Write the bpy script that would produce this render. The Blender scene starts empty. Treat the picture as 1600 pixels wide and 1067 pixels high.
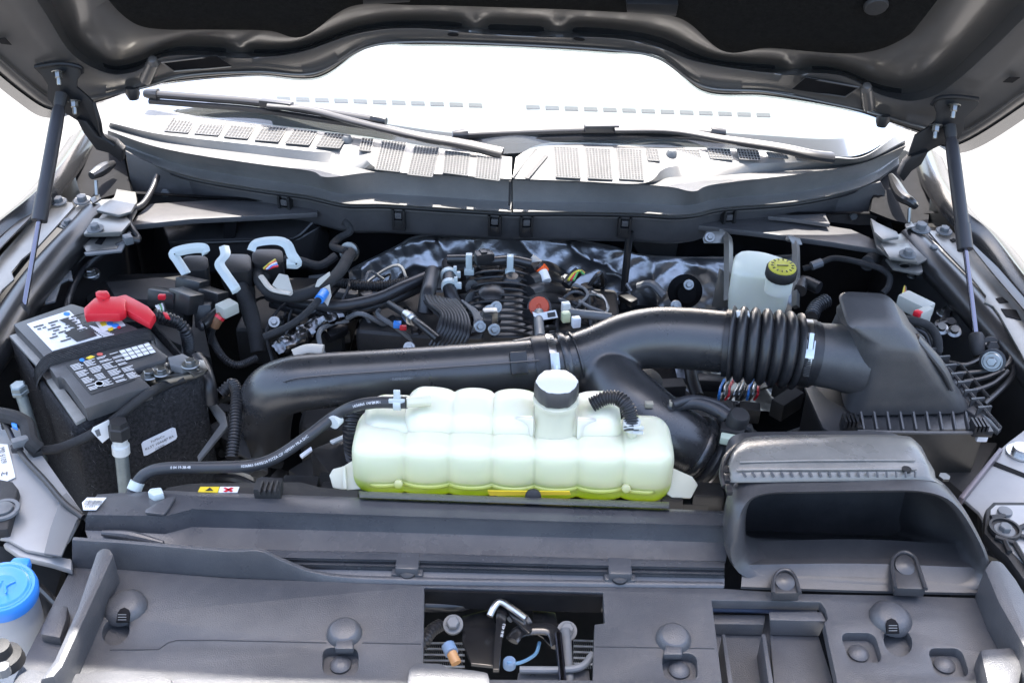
import bpy, bmesh, math, random
from mathutils import Vector, Matrix, noise
from mathutils.geometry import tessellate_polygon
random.seed(7)
SC = bpy.context.scene
COL = SC.collection
R = math.radians
# ------------------------------------------------------------------ camera
FPX, PITCH, ROLL, CAM = 1650.0, R(33), R(1.5), Vector((0, 0, .98))
FW = Vector((0, math.cos(PITCH), -math.sin(PITCH)))
UP = Vector((0, math.sin(PITCH), math.cos(PITCH)))
XX = Vector((1, 0, 0))
cd = bpy.data.cameras.new('camera')
cam = bpy.data.objects.new('camera', cd); COL.objects.link(cam)
rx = math.cos(ROLL)*XX + math.sin(ROLL)*UP
ry = -math.sin(ROLL)*XX + math.cos(ROLL)*UP
cam.matrix_world = Matrix(((rx.x, ry.x, -FW.x, CAM.x), (rx.y, ry.y, -FW.y, CAM.y), (rx.z, ry.z, -FW.z, CAM.z), (0, 0, 0, 1)))
cd.sensor_width = 36; cd.lens = FPX/1600*36; cd.clip_start = .05; cd.clip_end = 3000
SC.camera = cam
# ------------------------------------------------------------------ light
SUN_EL, SUN_AZ = R(72), R(4)          # from behind the windscreen, high
w = bpy.data.worlds.new('World'); SC.world = w; w.use_nodes = True
nt = w.node_tree; bg = nt.nodes['Background']
sky = nt.nodes.new('ShaderNodeTexSky'); sky.sky_type = 'NISHITA'; sky.sun_disc = False
sky.sun_elevation = SUN_EL; sky.sun_rotation = SUN_AZ; sky.dust_density = 3.5; sky.air_density = 1.0; sky.ozone_density = 1.0
nt.links.new(sky.outputs[0], bg.inputs[0]); bg.inputs[1].default_value = .15
sl = bpy.data.lights.new('sun', 'SUN'); sl.energy = 3.7; sl.angle = R(.6); sl.color = (1, .96, .9)
so = bpy.data.objects.new('sun', sl); COL.objects.link(so)
sdir = Vector((math.sin(SUN_AZ)*math.cos(SUN_EL), math.cos(SUN_AZ)*math.cos(SUN_EL), math.sin(SUN_EL)))
so.rotation_euler = sdir.to_track_quat('Z', 'Y').to_euler(); so.location = (0, 3, 4)
vs = SC.view_settings; vs.view_transform = 'Standard'; vs.look = 'None'; vs.gamma = 1; vs.use_curve_mapping = False
vs.exposure = 2.4

# ------------------------------------------------------------------ pixel -> place
def ray(px, py):
    u = px-800; v = 533.5-py
    return (u*math.cos(ROLL)-v*math.sin(ROLL))*XX + (u*math.sin(ROLL)+v*math.cos(ROLL))*UP + FPX*FW
def Z(px, py, z): r = ray(px, py); return CAM + r*((z-CAM.z)/r.z)
def Y(px, py, y): r = ray(px, py); return CAM + r*((y-CAM.y)/r.y)
def PL(px, py, pl): r = ray(px, py); p, n = pl; return CAM + r*((p-CAM).dot(n)/r.dot(n))
def plane3(a, b, c):
    n = (b-a).cross(c-a).normalized()
    if n.dot(CAM-a) < 0: n = -n
    return (a, n)
def hz(z): return (Vector((0, 0, z)), Vector((0, 0, 1)))
def vt(y): return (Vector((0, y, 0)), Vector((0, -1, 0)))
def Zs(l, z): return [Z(a, b, z) for a, b in l]
def ZZ(l): return [Z(*a) for a in l]

# ------------------------------------------------------------------ materials
MATS = {}
def mat(name, col, rough=.5, metal=0., spec=.5, nscale=0, namt=.15, bump=0, bscale=400, trans=0, coat=0, dust=0, rvar=0, sss=0, alpha=1, dustcol=(.33, .31, .29)):
    if name in MATS: return MATS[name]
    m = bpy.data.materials.new(name); m.use_nodes = True; t = m.node_tree; p = t.nodes['Principled BSDF']
    N, L = t.nodes.new, t.links.new
    p.inputs['Base Color'].default_value = (*col, 1); p.inputs['Roughness'].default_value = rough
    p.inputs['Metallic'].default_value = metal; p.inputs['Specular IOR Level'].default_value = spec
    p.inputs['Transmission Weight'].default_value = trans; p.inputs['Coat Weight'].default_value = coat
    p.inputs['Coat Roughness'].default_value = .12
    if sss:
        p.inputs['Subsurface Weight'].default_value = sss; p.inputs['Subsurface Radius'].default_value = (.03, .03, .02); p.inputs['Subsurface Scale'].default_value = 1
    tc = N('ShaderNodeTexCoord'); geo = N('ShaderNodeNewGeometry')
    csock = None
    if nscale:
        n = N('ShaderNodeTexNoise'); n.inputs['Scale'].default_value = nscale; n.inputs['Detail'].default_value = 6; n.inputs['Roughness'].default_value = .65
        L(tc.outputs['Object'], n.inputs['Vector'])
        mr = N('ShaderNodeMapRange'); mr.inputs[1].default_value = .3; mr.inputs[2].default_value = .7
        mr.inputs[3].default_value = 1-namt; mr.inputs[4].default_value = 1+namt; L(n.outputs[0], mr.inputs[0])
        mx = N('ShaderNodeMix'); mx.data_type = 'RGBA'; mx.blend_type = 'MULTIPLY'; mx.inputs[0].default_value = 1
        mx.inputs[6].default_value = (*col, 1); L(mr.outputs[0], mx.inputs[7]); csock = mx.outputs[2]
        if rvar:
            r2 = N('ShaderNodeMapRange'); r2.inputs[1].default_value = .3; r2.inputs[2].default_value = .7
            r2.inputs[3].default_value = rough-rvar; r2.inputs[4].default_value = rough+rvar; L(n.outputs[0], r2.inputs[0]); L(r2.outputs[0], p.inputs['Roughness'])
    if dust:
        d = N('ShaderNodeTexNoise'); d.inputs['Scale'].default_value = 9; d.inputs['Detail'].default_value = 9; d.inputs['Roughness'].default_value = .75
        L(tc.outputs['Object'], d.inputs['Vector'])
        d2 = N('ShaderNodeTexNoise'); d2.inputs['Scale'].default_value = 900; d2.inputs['Detail'].default_value = 1; L(tc.outputs['Object'], d2.inputs['Vector'])
        pr = N('ShaderNodeMapRange'); pr.inputs[1].default_value = .66; pr.inputs[2].default_value = .76; L(d2.outputs[0], pr.inputs[0])
        dr = N('ShaderNodeMapRange'); dr.inputs[1].default_value = .35; dr.inputs[2].default_value = .75; dr.inputs[4].default_value = dust; L(d.outputs[0], dr.inputs[0])
        ad = N('ShaderNodeMath'); ad.operation = 'MULTIPLY_ADD'; L(pr.outputs[0], ad.inputs[0]); ad.inputs[1].default_value = dust*.8; L(dr.outputs[0], ad.inputs[2])
        m2 = N('ShaderNodeMix'); m2.data_type = 'RGBA'; L(ad.outputs[0], m2.inputs[0])
        if csock: L(csock, m2.inputs[6])
        else: m2.inputs[6].default_value = (*col, 1)
        m2.inputs[7].default_value = (*dustcol, 1); csock = m2.outputs[2]
    if csock: L(csock, p.inputs['Base Color'])
    if bump:
        b = N('ShaderNodeTexNoise'); b.inputs['Scale'].default_value = bscale; b.inputs['Detail'].default_value = 2; L(tc.outputs['Object'], b.inputs['Vector'])
        bp = N('ShaderNodeBump'); bp.inputs['Strength'].default_value = bump; bp.inputs['Distance'].default_value = .002; L(b.outputs[0], bp.inputs['Height']); L(bp.outputs[0], p.inputs['Normal'])
    MATS[name] = m; return m
M_cover = mat('grained_cover_plastic', (.056, .058, .065), .36, spec=.6, nscale=5, namt=.14, bump=.3, bscale=700, dust=.14, rvar=.1)
M_cover2 = mat('smooth_panel_plastic', (.056, .058, .065), .27, spec=.7, nscale=6, namt=.14, bump=.12, bscale=700, dust=.14, rvar=.09)
M_black = mat('black_plastic', (.014, .014, .015), .32, nscale=14, namt=.25, bump=.1, bscale=600, dust=.04)
M_blackm = mat('matt_black_plastic', (.014, .014, .015), .6, nscale=14, namt=.25, bump=.12, bscale=500, dust=.05)
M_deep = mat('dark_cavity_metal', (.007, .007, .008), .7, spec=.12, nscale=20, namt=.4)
M_pipe = mat('moulded_intake_plastic', (.023, .023, .0245), .28, spec=.8, nscale=8, namt=.2, bump=.1, bscale=700, dust=.07, rvar=.05)
M_box = mat('filter_box_plastic', (.044, .044, .046), .36, spec=.6, nscale=7, namt=.1, bump=.2, bscale=900, dust=.1)
M_rubber = mat('black_rubber', (.018, .018, .02), .36, nscale=30, namt=.2, bump=.1, bscale=900, dust=.03)
M_hose = mat('hose_rubber', (.03, .031, .035), .42, nscale=30, namt=.15, bump=.08, bscale=1200)
M_loom = mat('cloth_tape_loom', (.02, .02, .021), .8, bump=.4, bscale=1500, nscale=60, namt=.3)
M_paint = mat('black_body_paint', (.012, .012, .013), .22, coat=.6, nscale=3, namt=.2, dust=.03)
M_paint_in = mat('hood_inner_paint', (.13, .122, .115), .36, metal=.55, coat=.4, nscale=4, namt=.15, dust=.06, dustcol=(.3, .25, .2))
M_primer = mat('satin_grey_metal', (.22, .215, .2), .32, metal=.5, nscale=10, namt=.2, dust=.12, rvar=.06)
M_steel = mat('bright_steel', (.55, .55, .54), .28, metal=1, nscale=40, namt=.15)
M_zinc = mat('zinc_plated_steel', (.27, .275, .27), .33, metal=1, nscale=40, namt=.25)
M_chrome = mat('chromed_rod', (.2, .19, .23), .18, metal=1)
M_alu = mat('cast_aluminium', (.32, .32, .32), .45, metal=.9, nscale=60, namt=.3, bump=.3, bscale=300)
M_felt = mat('black_felt', (.027, .027, .029), .95, spec=.15, bump=.9, bscale=700, nscale=220, namt=.6)
M_pad = mat('hood_pad_felt', (.008, .008, .008), .95, spec=.08, bump=.6, bscale=500, nscale=150, namt=.4)
M_red = mat('red_plastic', (.62, .02, .035), .35, nscale=12, namt=.08)
M_orange = mat('orange_plastic', (.62, .1, .02), .4)
M_blue = mat('blue_cap_plastic', (.04, .24, .72), .32, nscale=10, namt=.08)
M_yellow = mat('yellow_plastic', (.55, .5, .06), .4, nscale=60, namt=.2)
M_white = mat('white_label', (.75, .75, .74), .5)
M_bluelab = mat('pale_blue_white_label', (.7, .73, .78), .4)
M_ink = mat('black_print', (.02, .02, .02), .5)
M_wink = mat('white_print', (.7, .7, .7), .5)
M_labely = mat('yellow_label', (.75, .55, .03), .45)
M_clip = mat('pale_grey_plastic', (.5, .56, .55), .42, sss=.1)
M_clipw = mat('milky_clip_plastic', (.6, .62, .6), .4)
M_greypl = mat('mid_grey_plastic', (.13, .135, .14), .5, nscale=20, namt=.15)
M_batt = mat('battery_case', (.05, .05, .052), .42, nscale=20, namt=.15, bump=.15, bscale=700, dust=.1)
M_galv = mat('grey_green_coated_bolt', (.22, .26, .27), .45, metal=.5, nscale=40, namt=.2)

# ------------------------------------------------------------------ mesh building
def cr(pts, n=8, closed=False):
    pts = [Vector(p) for p in pts]; m = len(pts); out = []
    if m < 3 and not closed: return [pts[0].lerp(pts[-1], i/n) for i in range(n+1)]
    rng = m if closed else m-1
    for i in range(rng):
        if closed: a, b, c, d = pts[i-1], pts[i], pts[(i+1) % m], pts[(i+2) % m]
        else:
            b, c = pts[i], pts[i+1]; a = pts[i-1] if i else b*2-c; d = pts[i+2] if i+2 < m else c*2-b
        for k in range(n):
            t = k/n
            out.append(.5*((2*b)+(c-a)*t+(2*a-5*b+4*c-d)*t*t+(3*b-a-3*c+d)*t**3))
    if not closed: out.append(pts[-1])
    return out
def even(path, step):
    out = [path[0].copy()]; acc = 0
    for a, b in zip(path, path[1:]):
        d = (b-a).length
        while acc + d >= step and d > 1e-9:
            t = (step-acc)/d; a = a.lerp(b, t); out.append(a.copy()); d = (b-a).length; acc = 0
        acc += d
    return out
class MB:
    def __init__(s): s.v = []; s.f = []
    def add(s, vs, fs):
        o = len(s.v); s.v += [Vector(v) for v in vs]; s.f += [tuple(i+o for i in f) for f in fs]; return s
    def box(s, c, size, rot=None):
        c = Vector(c); q = []
        for dx in (-.5, .5):
            for dy in (-.5, .5):
                for dz in (-.5, .5):
                    p = Vector((dx*size[0], dy*size[1], dz*size[2])); q.append(c+(rot @ p if rot else p))
        return s.add(q, [(0, 1, 3, 2), (4, 6, 7, 5), (0, 4, 5, 1), (2, 3, 7, 6), (0, 2, 6, 4), (1, 5, 7, 3)])
    def loft(s, rings, caps=True, closed=True):
        n = len(rings[0]); vs = [p for r in rings for p in r]; fs = []
        for i in range(len(rings)-1):
            for j in range(n if closed else n-1):
                k = (j+1) % n; fs.append((i*n+j, i*n+k, (i+1)*n+k, (i+1)*n+j))
        if caps: fs.append(tuple(range(n-1, -1, -1))); fs.append(tuple((len(rings)-1)*n+j for j in range(n)))
        return s.add(vs, fs)
    def tube(s, path, r, seg=12, caps=True, smooth=0, squash=1.0):
        if smooth: path = cr(path, smooth)
        path = [Vector(p) for p in path]; n = len(path)
        rf = r if callable(r) else (lambda t: r) if not isinstance(r, (list, tuple)) else (lambda t: r[min(int(t*(len(r)-1)), len(r)-2)]*(1-(t*(len(r)-1)-min(int(t*(len(r)-1)), len(r)-2)))+r[min(int(t*(len(r)-1)), len(r)-2)+1]*(t*(len(r)-1)-min(int(t*(len(r)-1)), len(r)-2)))
        L = [0]
        for a, b in zip(path, path[1:]): L.append(L[-1]+(b-a).length)
        nv = None; rings = []
        for i, p in enumerate(path):
            t = ((path[min(i+1, n-1)]-path[max(i-1, 0)]) or Vector((0, 0, 1))).normalized()
            if nv is None:
                nv = Vector((0, 0, 1)); nv = nv - t*nv.dot(t)
                if nv.length < .1: nv = Vector((0, 1, 0))-t*t.y
            nv = (nv-t*nv.dot(t)).normalized(); b = t.cross(nv)
            rr = rf(L[i]/max(L[-1], 1e-9))
            rings.append([p+rr*(math.cos(a)*nv*squash+math.sin(a)*b) for a in (2*math.pi*k/seg for k in range(seg))])
        return s.loft(rings, caps)
    def lathe(s, prof, o, ax=(0, 0, 1), seg=24, ref=None, teeth=None):
        o = Vector(o); ax = Vector(ax).normalized()
        u = Vector(ref) if ref else (Vector((1, 0, 0)) if abs(ax.x) < .9 else Vector((0, 1, 0)))
        u = (u-ax*u.dot(ax)).normalized(); vv = ax.cross(u)
        rings = []
        for r, h in prof:
            rings.append([o+ax*h+(r if not teeth else teeth(r, h, k))*(math.cos(2*math.pi*k/seg)*u+math.sin(2*math.pi*k/seg)*vv) for k in range(seg)])
        return s.loft(rings, True)
    def prism(s, poly, off, holes=()):
        off = Vector(off); loops = [[Vector(p) for p in poly]]+[[Vector(p) for p in h] for h in holes]
        tri = tessellate_polygon(loops); flat = [p for l in loops for p in l]; n = len(flat)
        vs = flat+[p+off for p in flat]; fs = [tuple(t) for t in tri]+[tuple(i+n for i in reversed(t)) for t in tri]
        if len(loops) == 1: m = len(flat); fs = [tuple(range(m)), tuple(range(2*m-1, m-1, -1))]
        st = 0
        for l in loops:
            m = len(l)
            for i in range(m): a, b = st+i, st+(i+1) % m; fs.append((a, b, b+n, a+n))
            st += m
        return s.add(vs, fs)
    def sheet(s, rows, thick=None, nrm=None):
        n = len(rows[0]); m = len(rows)
        fs = [(i*n+j, i*n+j+1, (i+1)*n+j+1, (i+1)*n+j) for i in range(m-1) for j in range(n-1)]
        top = [Vector(p) for r in rows for p in r]
        if thick is None: return s.add(top, fs)
        off = Vector(thick); N = n*m
        fs2 = [tuple(i+N for i in reversed(f)) for f in fs]
        bd = list(range(n))+[i*n+n-1 for i in range(1, m)]+[(m-1)*n+j for j in range(n-2, -1, -1)]+[i*n for i in range(m-2, 0, -1)]
        sd = [(bd[k], bd[k-1], bd[k-1]+N, bd[k]+N) for k in range(len(bd))]
        return s.add(top+[p+off for p in top], fs+fs2+sd)
    def build(s, name, m, parent=None, bevel=0, seg=2, sharp=35, sub=0, kind=None):
        me = bpy.data.meshes.new(name); me.from_pydata(s.v, [], s.f)
        bm = bmesh.new(); bm.from_mesh(me)
        bmesh.ops.remove_doubles(bm, verts=bm.verts, dist=1e-6)
        bmesh.ops.recalc_face_normals(bm, faces=bm.faces)
        if bevel:
            es = [e for e in bm.edges if len(e.link_faces) == 2 and e.calc_face_angle(0) > R(30)]
            bmesh.ops.bevel(bm, geom=es, offset=bevel, segments=seg, profile=.6, affect='EDGES', clamp_overlap=True)
        bm.to_mesh(me); bm.free()
        me.polygons.foreach_set('use_smooth', [True]*len(me.polygons))
        me.set_sharp_from_angle(angle=R(sharp))
        return obj_from(me, name, m, parent, sub, kind)
def obj_from(me, name, m, parent=None, sub=0, kind=None):
    o = bpy.data.objects.new(name, me); COL.objects.link(o)
    if m is not None:
        me.materials.clear(); me.materials.append(m)
    if parent is not None: attach(o, parent)
    if sub: md = o.modifiers.new('sub', 'SUBSURF'); md.levels = md.render_levels = sub
    if kind: o['kind'] = kind
    return o
def attach(o, parent):
    o.parent = parent
    # things are Empties away from the origin; parts carry world coordinates
    o.matrix_parent_inverse = Matrix.Translation(-parent.location) if parent.type == 'EMPTY' else Matrix.Identity(4)
def tag(o, label, cat, group=None):
    o['label'] = label; o['category'] = cat
    if group: o['group'] = group
    return o
def thing(name, label, cat, loc, group=None):
    o = bpy.data.objects.new(name, None); COL.objects.link(o); o.location = Vector(loc); o.empty_display_size = .05
    return tag(o, label, cat, group)
def plate(name, px, pl, th, m, parent=None, bevel=.0012, holes=(), smooth=0, kind=None):
    P = [PL(a, b, pl) for a, b in px]
    if smooth: P = cr(P, smooth, True)
    H = [[PL(a, b, pl) for a, b in h] for h in holes]
    return MB().prism(P, -pl[1]*th, H).build(name, m, parent, bevel, kind=kind)
def rrect(x0, y0, x1, y1, r, n=4):
    out = []
    for cx, cy, a0 in ((x1-r, y1-r, 0), (x0+r, y1-r, 90), (x0+r, y0+r, 180), (x1-r, y0+r, 270)):
        for k in range(n+1):
            a = R(a0+90*k/n); out.append((cx+r*math.cos(a), cy+r*math.sin(a)))
    return out
def ell(cx, cy, rx, ry, n=16, rot=0):
    c, s_ = math.cos(R(rot)), math.sin(R(rot)); o = []
    for k in range(n):
        a = 2*math.pi*k/n; x, y = rx*math.cos(a), ry*math.sin(a); o.append((cx+x*c-y*s_, cy+x*s_+y*c))
    return o
def text_mesh(txt):
    c = bpy.data.curves.new('t', 'FONT'); c.body = txt; c.size = 1; c.align_x = 'CENTER'; c.align_y = 'CENTER'; c.resolution_u = 2
    o = bpy.data.objects.new('t', c); COL.objects.link(o)
    me = bpy.data.meshes.new_from_object(o); bpy.data.objects.remove(o); bpy.data.curves.remove(c)
    return me
def text_on(pl, cpx, dpx, hpx, txt, m, parent, lift=.0006, name='lettering', width=None):
    c = PL(*cpx, pl); d = PL(*dpx, pl); x = (d-c).normalized(); y = pl[1].cross(x)
    me = text_mesh(txt); s = hpx*(c-CAM).dot(FW)/FPX*1.35
    xs = [v.co.x for v in me.vertices]; wd = max(xs)-min(xs)
    sx = s
    if width: sx = (PL(cpx[0]+width, cpx[1], pl)-c).length/wd
    for v in me.vertices: v.co = c+x*v.co.x*sx+y*v.co.y*s+pl[1]*lift
    return obj_from(me, name, m, parent)
def frames(path):
    out = []; n = len(path); nv = None
    for i, p in enumerate(path):
        t = (path[min(i+1, n-1)]-path[max(i-1, 0)]).normalized()
        out.append((p, t))
    return out
def text_tube(path, r, start, h, txt, m, parent, flip=False):
    """print lettering along the camera-facing side of a hose"""
    me = text_mesh(txt); L = [0]
    for a, b in zip(path, path[1:]): L.append(L[-1]+(b-a).length)
    xs = [v.co.x for v in me.vertices]; x0, x1 = min(xs), max(xs)
    for v in me.vertices:
        s = start+(v.co.x-x0)*h; s = min(max(s, 0), L[-1]-1e-6)
        i = max(k for k in range(len(L)) if L[k] <= s); i = min(i, len(path)-2)
        p = path[i].lerp(path[i+1], (s-L[i])/max(L[i+1]-L[i], 1e-9)); t = (path[i+1]-path[i]).normalized()
        vd = (CAM-p).normalized(); n = (vd-t*vd.dot(t)).normalized(); b = n.cross(t)
        a = v.co.y*h/r
        v.co = p+(math.cos(a)*n+math.sin(a)*b)*(r+.0005)
    return obj_from(me, 'hose_lettering', m, parent)
def bolt(o, ax, r, parent, m=None, name='bolt', h=None, washer=True, seg=6):
    m = m or M_zinc; h = h or r*.9; o = Vector(o); b = MB()
    if washer: b.lathe([(0, 0), (r*1.7, 0), (r*1.75, r*.15), (r*1.6, r*.32), (0, r*.32)], o, ax, 20)
    b.lathe([(0, r*.3), (r, r*.3), (r, r*.3+h*.85), (r*.85, r*.3+h), (0, r*.3+h)], o, ax, 6)
    return b.build(name, m, parent, sharp=25)
def hose(name, pts, r, m, parent=None, label=None, cat='hose', seg=12, smooth=8, ribs=0, group=None, squash=1):
    path = cr(pts, smooth)
    b = MB()
    if ribs:
        path = even(path, ribs/4)
        n = len(path)
        b.tube(path, lambda t: r*(1+.13*(1 if int(t*(n-1)+.01) % 4 in (0, 1) else -1)), seg)
    else: b.tube(path, r, seg, squash=squash)
    o = b.build(name, m, parent, sharp=60 if not ribs else 50)
    if label: tag(o, label, cat, group)
    return o
def clamp_ring(path_p, ax, r, wdt, m, parent, name='clamp', th=.0012, seg=28):
    return MB().lathe([(r-.001, -wdt/2), (r+th, -wdt/2), (r+th, wdt/2), (r-.001, wdt/2)], path_p, ax, seg).build(name, m, parent)
UPV = Vector((0, 0, 1))
# ================================================================== ground
M_ground = mat('pale_concrete', (.125, .121, .115), .85, nscale=2.5, namt=.25, bump=.3, bscale=60)
g = MB().sheet([[(-400, -400, -1.12), (400, -400, -1.12)], [(-400, 400, -1.12), (400, 400, -1.12)]]).build('ground', M_ground); g['kind'] = 'structure'
# ================================================================== hood
HS = R(55); HSD = Vector((0, -math.cos(HS), math.sin(HS))); HN = Vector((0, -math.sin(HS), -math.cos(HS)))
def hpl(px, h=0): return (Vector((0, 1.84, .408-.1*((px-800)/700)**2))+HN*h, HN)
def HP(px, py, h=0): return PL(px, py, hpl(px, h))
L0 = [(-90, 40), (30, 143), (90, 174), (160, 158), (222, 137), (300, 124), (400, 117), (497, 121), (575, 73), (650, 70), (800, 73), (950, 82), (1030, 89), (1100, 143), (1200, 150), (1320, 170), (1380, 188), (1440, 207), (1505, 224), (1700, 95)]
L1 = [(20, -60), (70, 20), (112, 84), (165, 114), (210, 113), (265, 88), (400, 90), (470, 82), (560, 53), (650, 45), (800, 56), (950, 60), (1020, 72), (1090, 97), (1200, 114), (1310, 118), (1380, 150), (1440, 156), (1505, 118), (1650, -20)]
L3 = [(100, -80), (120, 0), (130, 50), (172, 90), (215, 85), (285, 62), (385, 67), (462, 68), (560, 34), (650, 24), (800, 28), (950, 35), (1040, 50), (1120, 86), (1200, 91), (1300, 96), (1375, 118), (1425, 115), (1475, 75), (1580, -60)]
L4 = [(160, -100), (165, -20), (180, 10), (215, 38), (260, 46), (330, 46), (420, 48), (475, 57), (550, 10), (650, 8), (800, 12), (950, 18), (1060, 28), (1130, 80), (1200, 75), (1300, 83), (1360, 80), (1410, 60), (1440, 30), (1520, -80)]
hood = thing('hood', 'raised black hood seen from below above the windscreen', 'hood', (0, 2.1, .3))
def mid(a, b, t): return [(p[0]*(1-t)+q[0]*t, p[1]*(1-t)+q[1]*t) for p, q in zip(a, b)]
def pock(px): return sum(am*math.exp(-((px-c)/w_)**2) for c, w_, am in ((376, 15, .026), (742, 15, .03), (873, 16, .03), (1238, 17, .026)))
def row(l, h, k=0): return [HP(p.x, p.y, h+k*pock(p.x)) for p in cr([Vector((a, b, 0)) for a, b in l], 14)]
L0b = mid(L0, L1, .12); L0c = mid(L0, L1, .22)
rows = [row(L0, -.004), row(mid(L0, L1, .06), .004), row(L0b, .004), row(L0c, 0), row(mid(L0, L1, .6), 0), row(mid(L0, L1, .93), .002), row(L1, .001, -.3), row(mid(L1, L3, .12), -.014, .2), row(mid(L1, L3, .3), -.036, .7), row(mid(L1, L3, .5), -.037, 1), row(mid(L1, L3, .75), -.024, .9), row(L3, -.010, .3), row(mid(L3, L4, .5), -.003), row(L4, 0)]
def up(r, d, h): return [p+HSD*d+HN*h for p in r]
rows += [up(rows[-1], .25, -.01), up(rows[-1], .9, -.01)]
MB().sheet(rows).build('inner_panel', M_paint_in, hood, sharp=60)
prow = row(L4, .006)
MB().sheet([[p-HN*.02 for p in prow], prow, up(prow, .004, .004), up(prow, .05, .012), up(prow, .25, .012), up(prow, .85, .012)]).build('insulation_pad', M_pad, hood, sharp=60)
er = row(L0, -.02)
def fedge(p):      # front edge of the hood, bowed
    s = 1.16-.13*(abs(p.x)/.9)**2.2
    return p+HSD*0+Vector((0, 0, 0)), s
sk = []
base = Vector((0, 1.84, .408))
for t in (0, .03, .25, .5, .75, .97, 1.0):
    r_ = []
    for p in er:
        a = (p-base).dot(HSD); e = 1.14-.14*(abs(p.x)/.9)**2.4
        q = p+HSD*(e-a)*t-HN*(.01+.03*math.sin(math.pi*min(t*1.2, 1)*.5)); r_.append(q)
    sk.append(r_)
MB().sheet([er]+sk, -HN*.004).build('outer_skin', M_paint, hood, sharp=50)
hem0 = row(L0, .004); hem1 = row([(a+(-10 if a < 120 else 14 if a > 1480 else 0), b+(11 if a < 120 or a > 1480 else 3)) for a, b in L0], -.012)
MB().sheet([row(L0, .001), hem0, hem1], -HN*.012).build('hem', M_paint, hood, sharp=50)
# dark openings, beads, pockets and stops of the hood frame
for q in ([(252, 98), (338, 88), (361, 104), (272, 112)], [(1238, 140), (1259, 122), (1342, 137), (1320, 152)]):
    cx = sum(a for a, b in q)/4
    plate('opening', q, (hpl(cx, .008)), .001, M_deep, hood, 0)
    e = cr([HP(a, b, .008) for a, b in q], 1, True); MB().tube(e+[e[0]], .0018, 6).build('opening_rim', M_paint_in, hood)
for q in (ell(708, 55, 9, 2.5, 12, 3), ell(905, 62, 9, 2.5, 12, 6), [(-6, 62), (8, 60), (18, 71), (2, 69)], [(1567, 129), (1578, 121), (1594, 122), (1582, 130)]):
    cx = sum(a for a, b in q)/len(q); plate('drain_slot', q, hpl(cx, .007), .001, M_deep, hood, 0)
for a, b in (((240, 97), (228, 124)), ((1353, 138), (1357, 167))):
    MB().tube([HP(*a, .002), HP(*b, .002)], .011, 14, smooth=8).build('bead', M_paint_in, hood)
    for e in (a, b): MB().lathe([(0, -.011), (.0075, -.008), (.011, 0), (.0075, .008), (0, .011)], HP(*e, .002), HSD, 14).build('bead_end', M_paint_in, hood)
lb = row([(a, b+(5 if k in (4, 8, 12, 15) else 0)) for k, (a, b) in enumerate(mid(L0, L1, .16))], .006)
MB().tube(lb, .0024, 8).build('crimp_bead', M_paint_in, hood)
for a, b in ((206, 143), (1381, 186)):
    MB().lathe([(.012, 0), (.013, -.012), (.009, -.022), (0, -.023)], HP(a, b-6, .004), UPV, 16).build('rubber_stop', M_rubber, hood)
MB().lathe([(0, .004), (.017, .003), (.019, 0), (.019, -.004)], HP(1369, 11, .02), HN, 20).build('pad_button', M_blackm, hood)
plate('pad_slot', [(978, 6), (1060, 8), (1056, 26), (980, 20)], hpl(1000, .03), .012, M_black, hood)
plate('pad_slot', [(566, -5), (640, -2), (640, 4), (568, 8)], hpl(600, .03), .012, M_black, hood)

# ================================================================== hinges and gas struts
M_hinge = mat('hinge_black_coating', (.01, .01, .011), .45, spec=.3, nscale=20, namt=.2)
hg = thing('gooseneck_hinge', 'black gooseneck hood hinge above the battery side', 'hinge', Y(150, 225, 1.78))
plate('mounting_plate', [(53, 107), (58, 99), (95, 98), (122, 102), (130, 113), (121, 126), (120, 137), (135, 150), (148, 163), (156, 190), (160, 215), (176, 235), (165, 238), (152, 225), (137, 205), (125, 192), (106, 180), (85, 168), (74, 155), (74, 133), (66, 120)], vt(1.79), .006, M_hinge, hg, .0015)
MB().tube([Y(55, 105, 1.785), Y(95, 100, 1.78), Y(124, 105, 1.785), Y(128, 114, 1.79)], .004, 8, smooth=6).build('flange', M_hinge, hg)
MB().tube([Y(146, 160, 1.785), Y(155, 190, 1.78), Y(160, 212, 1.785), Y(180, 228, 1.78)], .004, 8, smooth=6).build('arm_edge', M_hinge, hg)
plate('lower_arm', [(118, 185), (135, 190), (152, 213), (178, 222), (192, 235), (190, 255), (170, 240), (150, 235), (130, 208)], vt(1.78), .02, M_hinge, hg, .003)
for a, b in ((91, 112), (116, 158)):
    p = Y(a, b, 1.78); d = Vector((.1, -.55, -.82))
    bolt(p, d, .0065, hg, M_zinc, h=.01); MB().lathe([(0, 0), (.0038, 0), (.0038, .022), (.003, .024), (0, .024)], p, d, 12).build('stud', M_zinc, hg)
hg2 = thing('gooseneck_hinge', 'black gooseneck hood hinge above the air filter side', 'hinge', Y(1410, 255, 1.78))
plate('mounting_plate', [(1458, 160), (1468, 153), (1490, 151), (1526, 154), (1530, 162), (1522, 172), (1508, 185), (1506, 205), (1498, 218), (1476, 225), (1455, 235), (1440, 246), (1428, 258), (1417, 270), (1416, 255), (1422, 235), (1430, 212), (1450, 200), (1462, 190), (1464, 178)], vt(1.79), .006, M_hinge, hg2, .0015)
MB().tube([Y(1456, 164, 1.79), Y(1466, 154, 1.785), Y(1492, 151, 1.78), Y(1528, 155, 1.785)], .004, 8, smooth=6).build('flange', M_hinge, hg2)
plate('lower_arm', [(1425, 245), (1440, 240), (1452, 236), (1440, 258), (1425, 268), (1412, 285), (1405, 275), (1415, 255)], vt(1.78), .02, M_hinge, hg2, .003)
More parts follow.
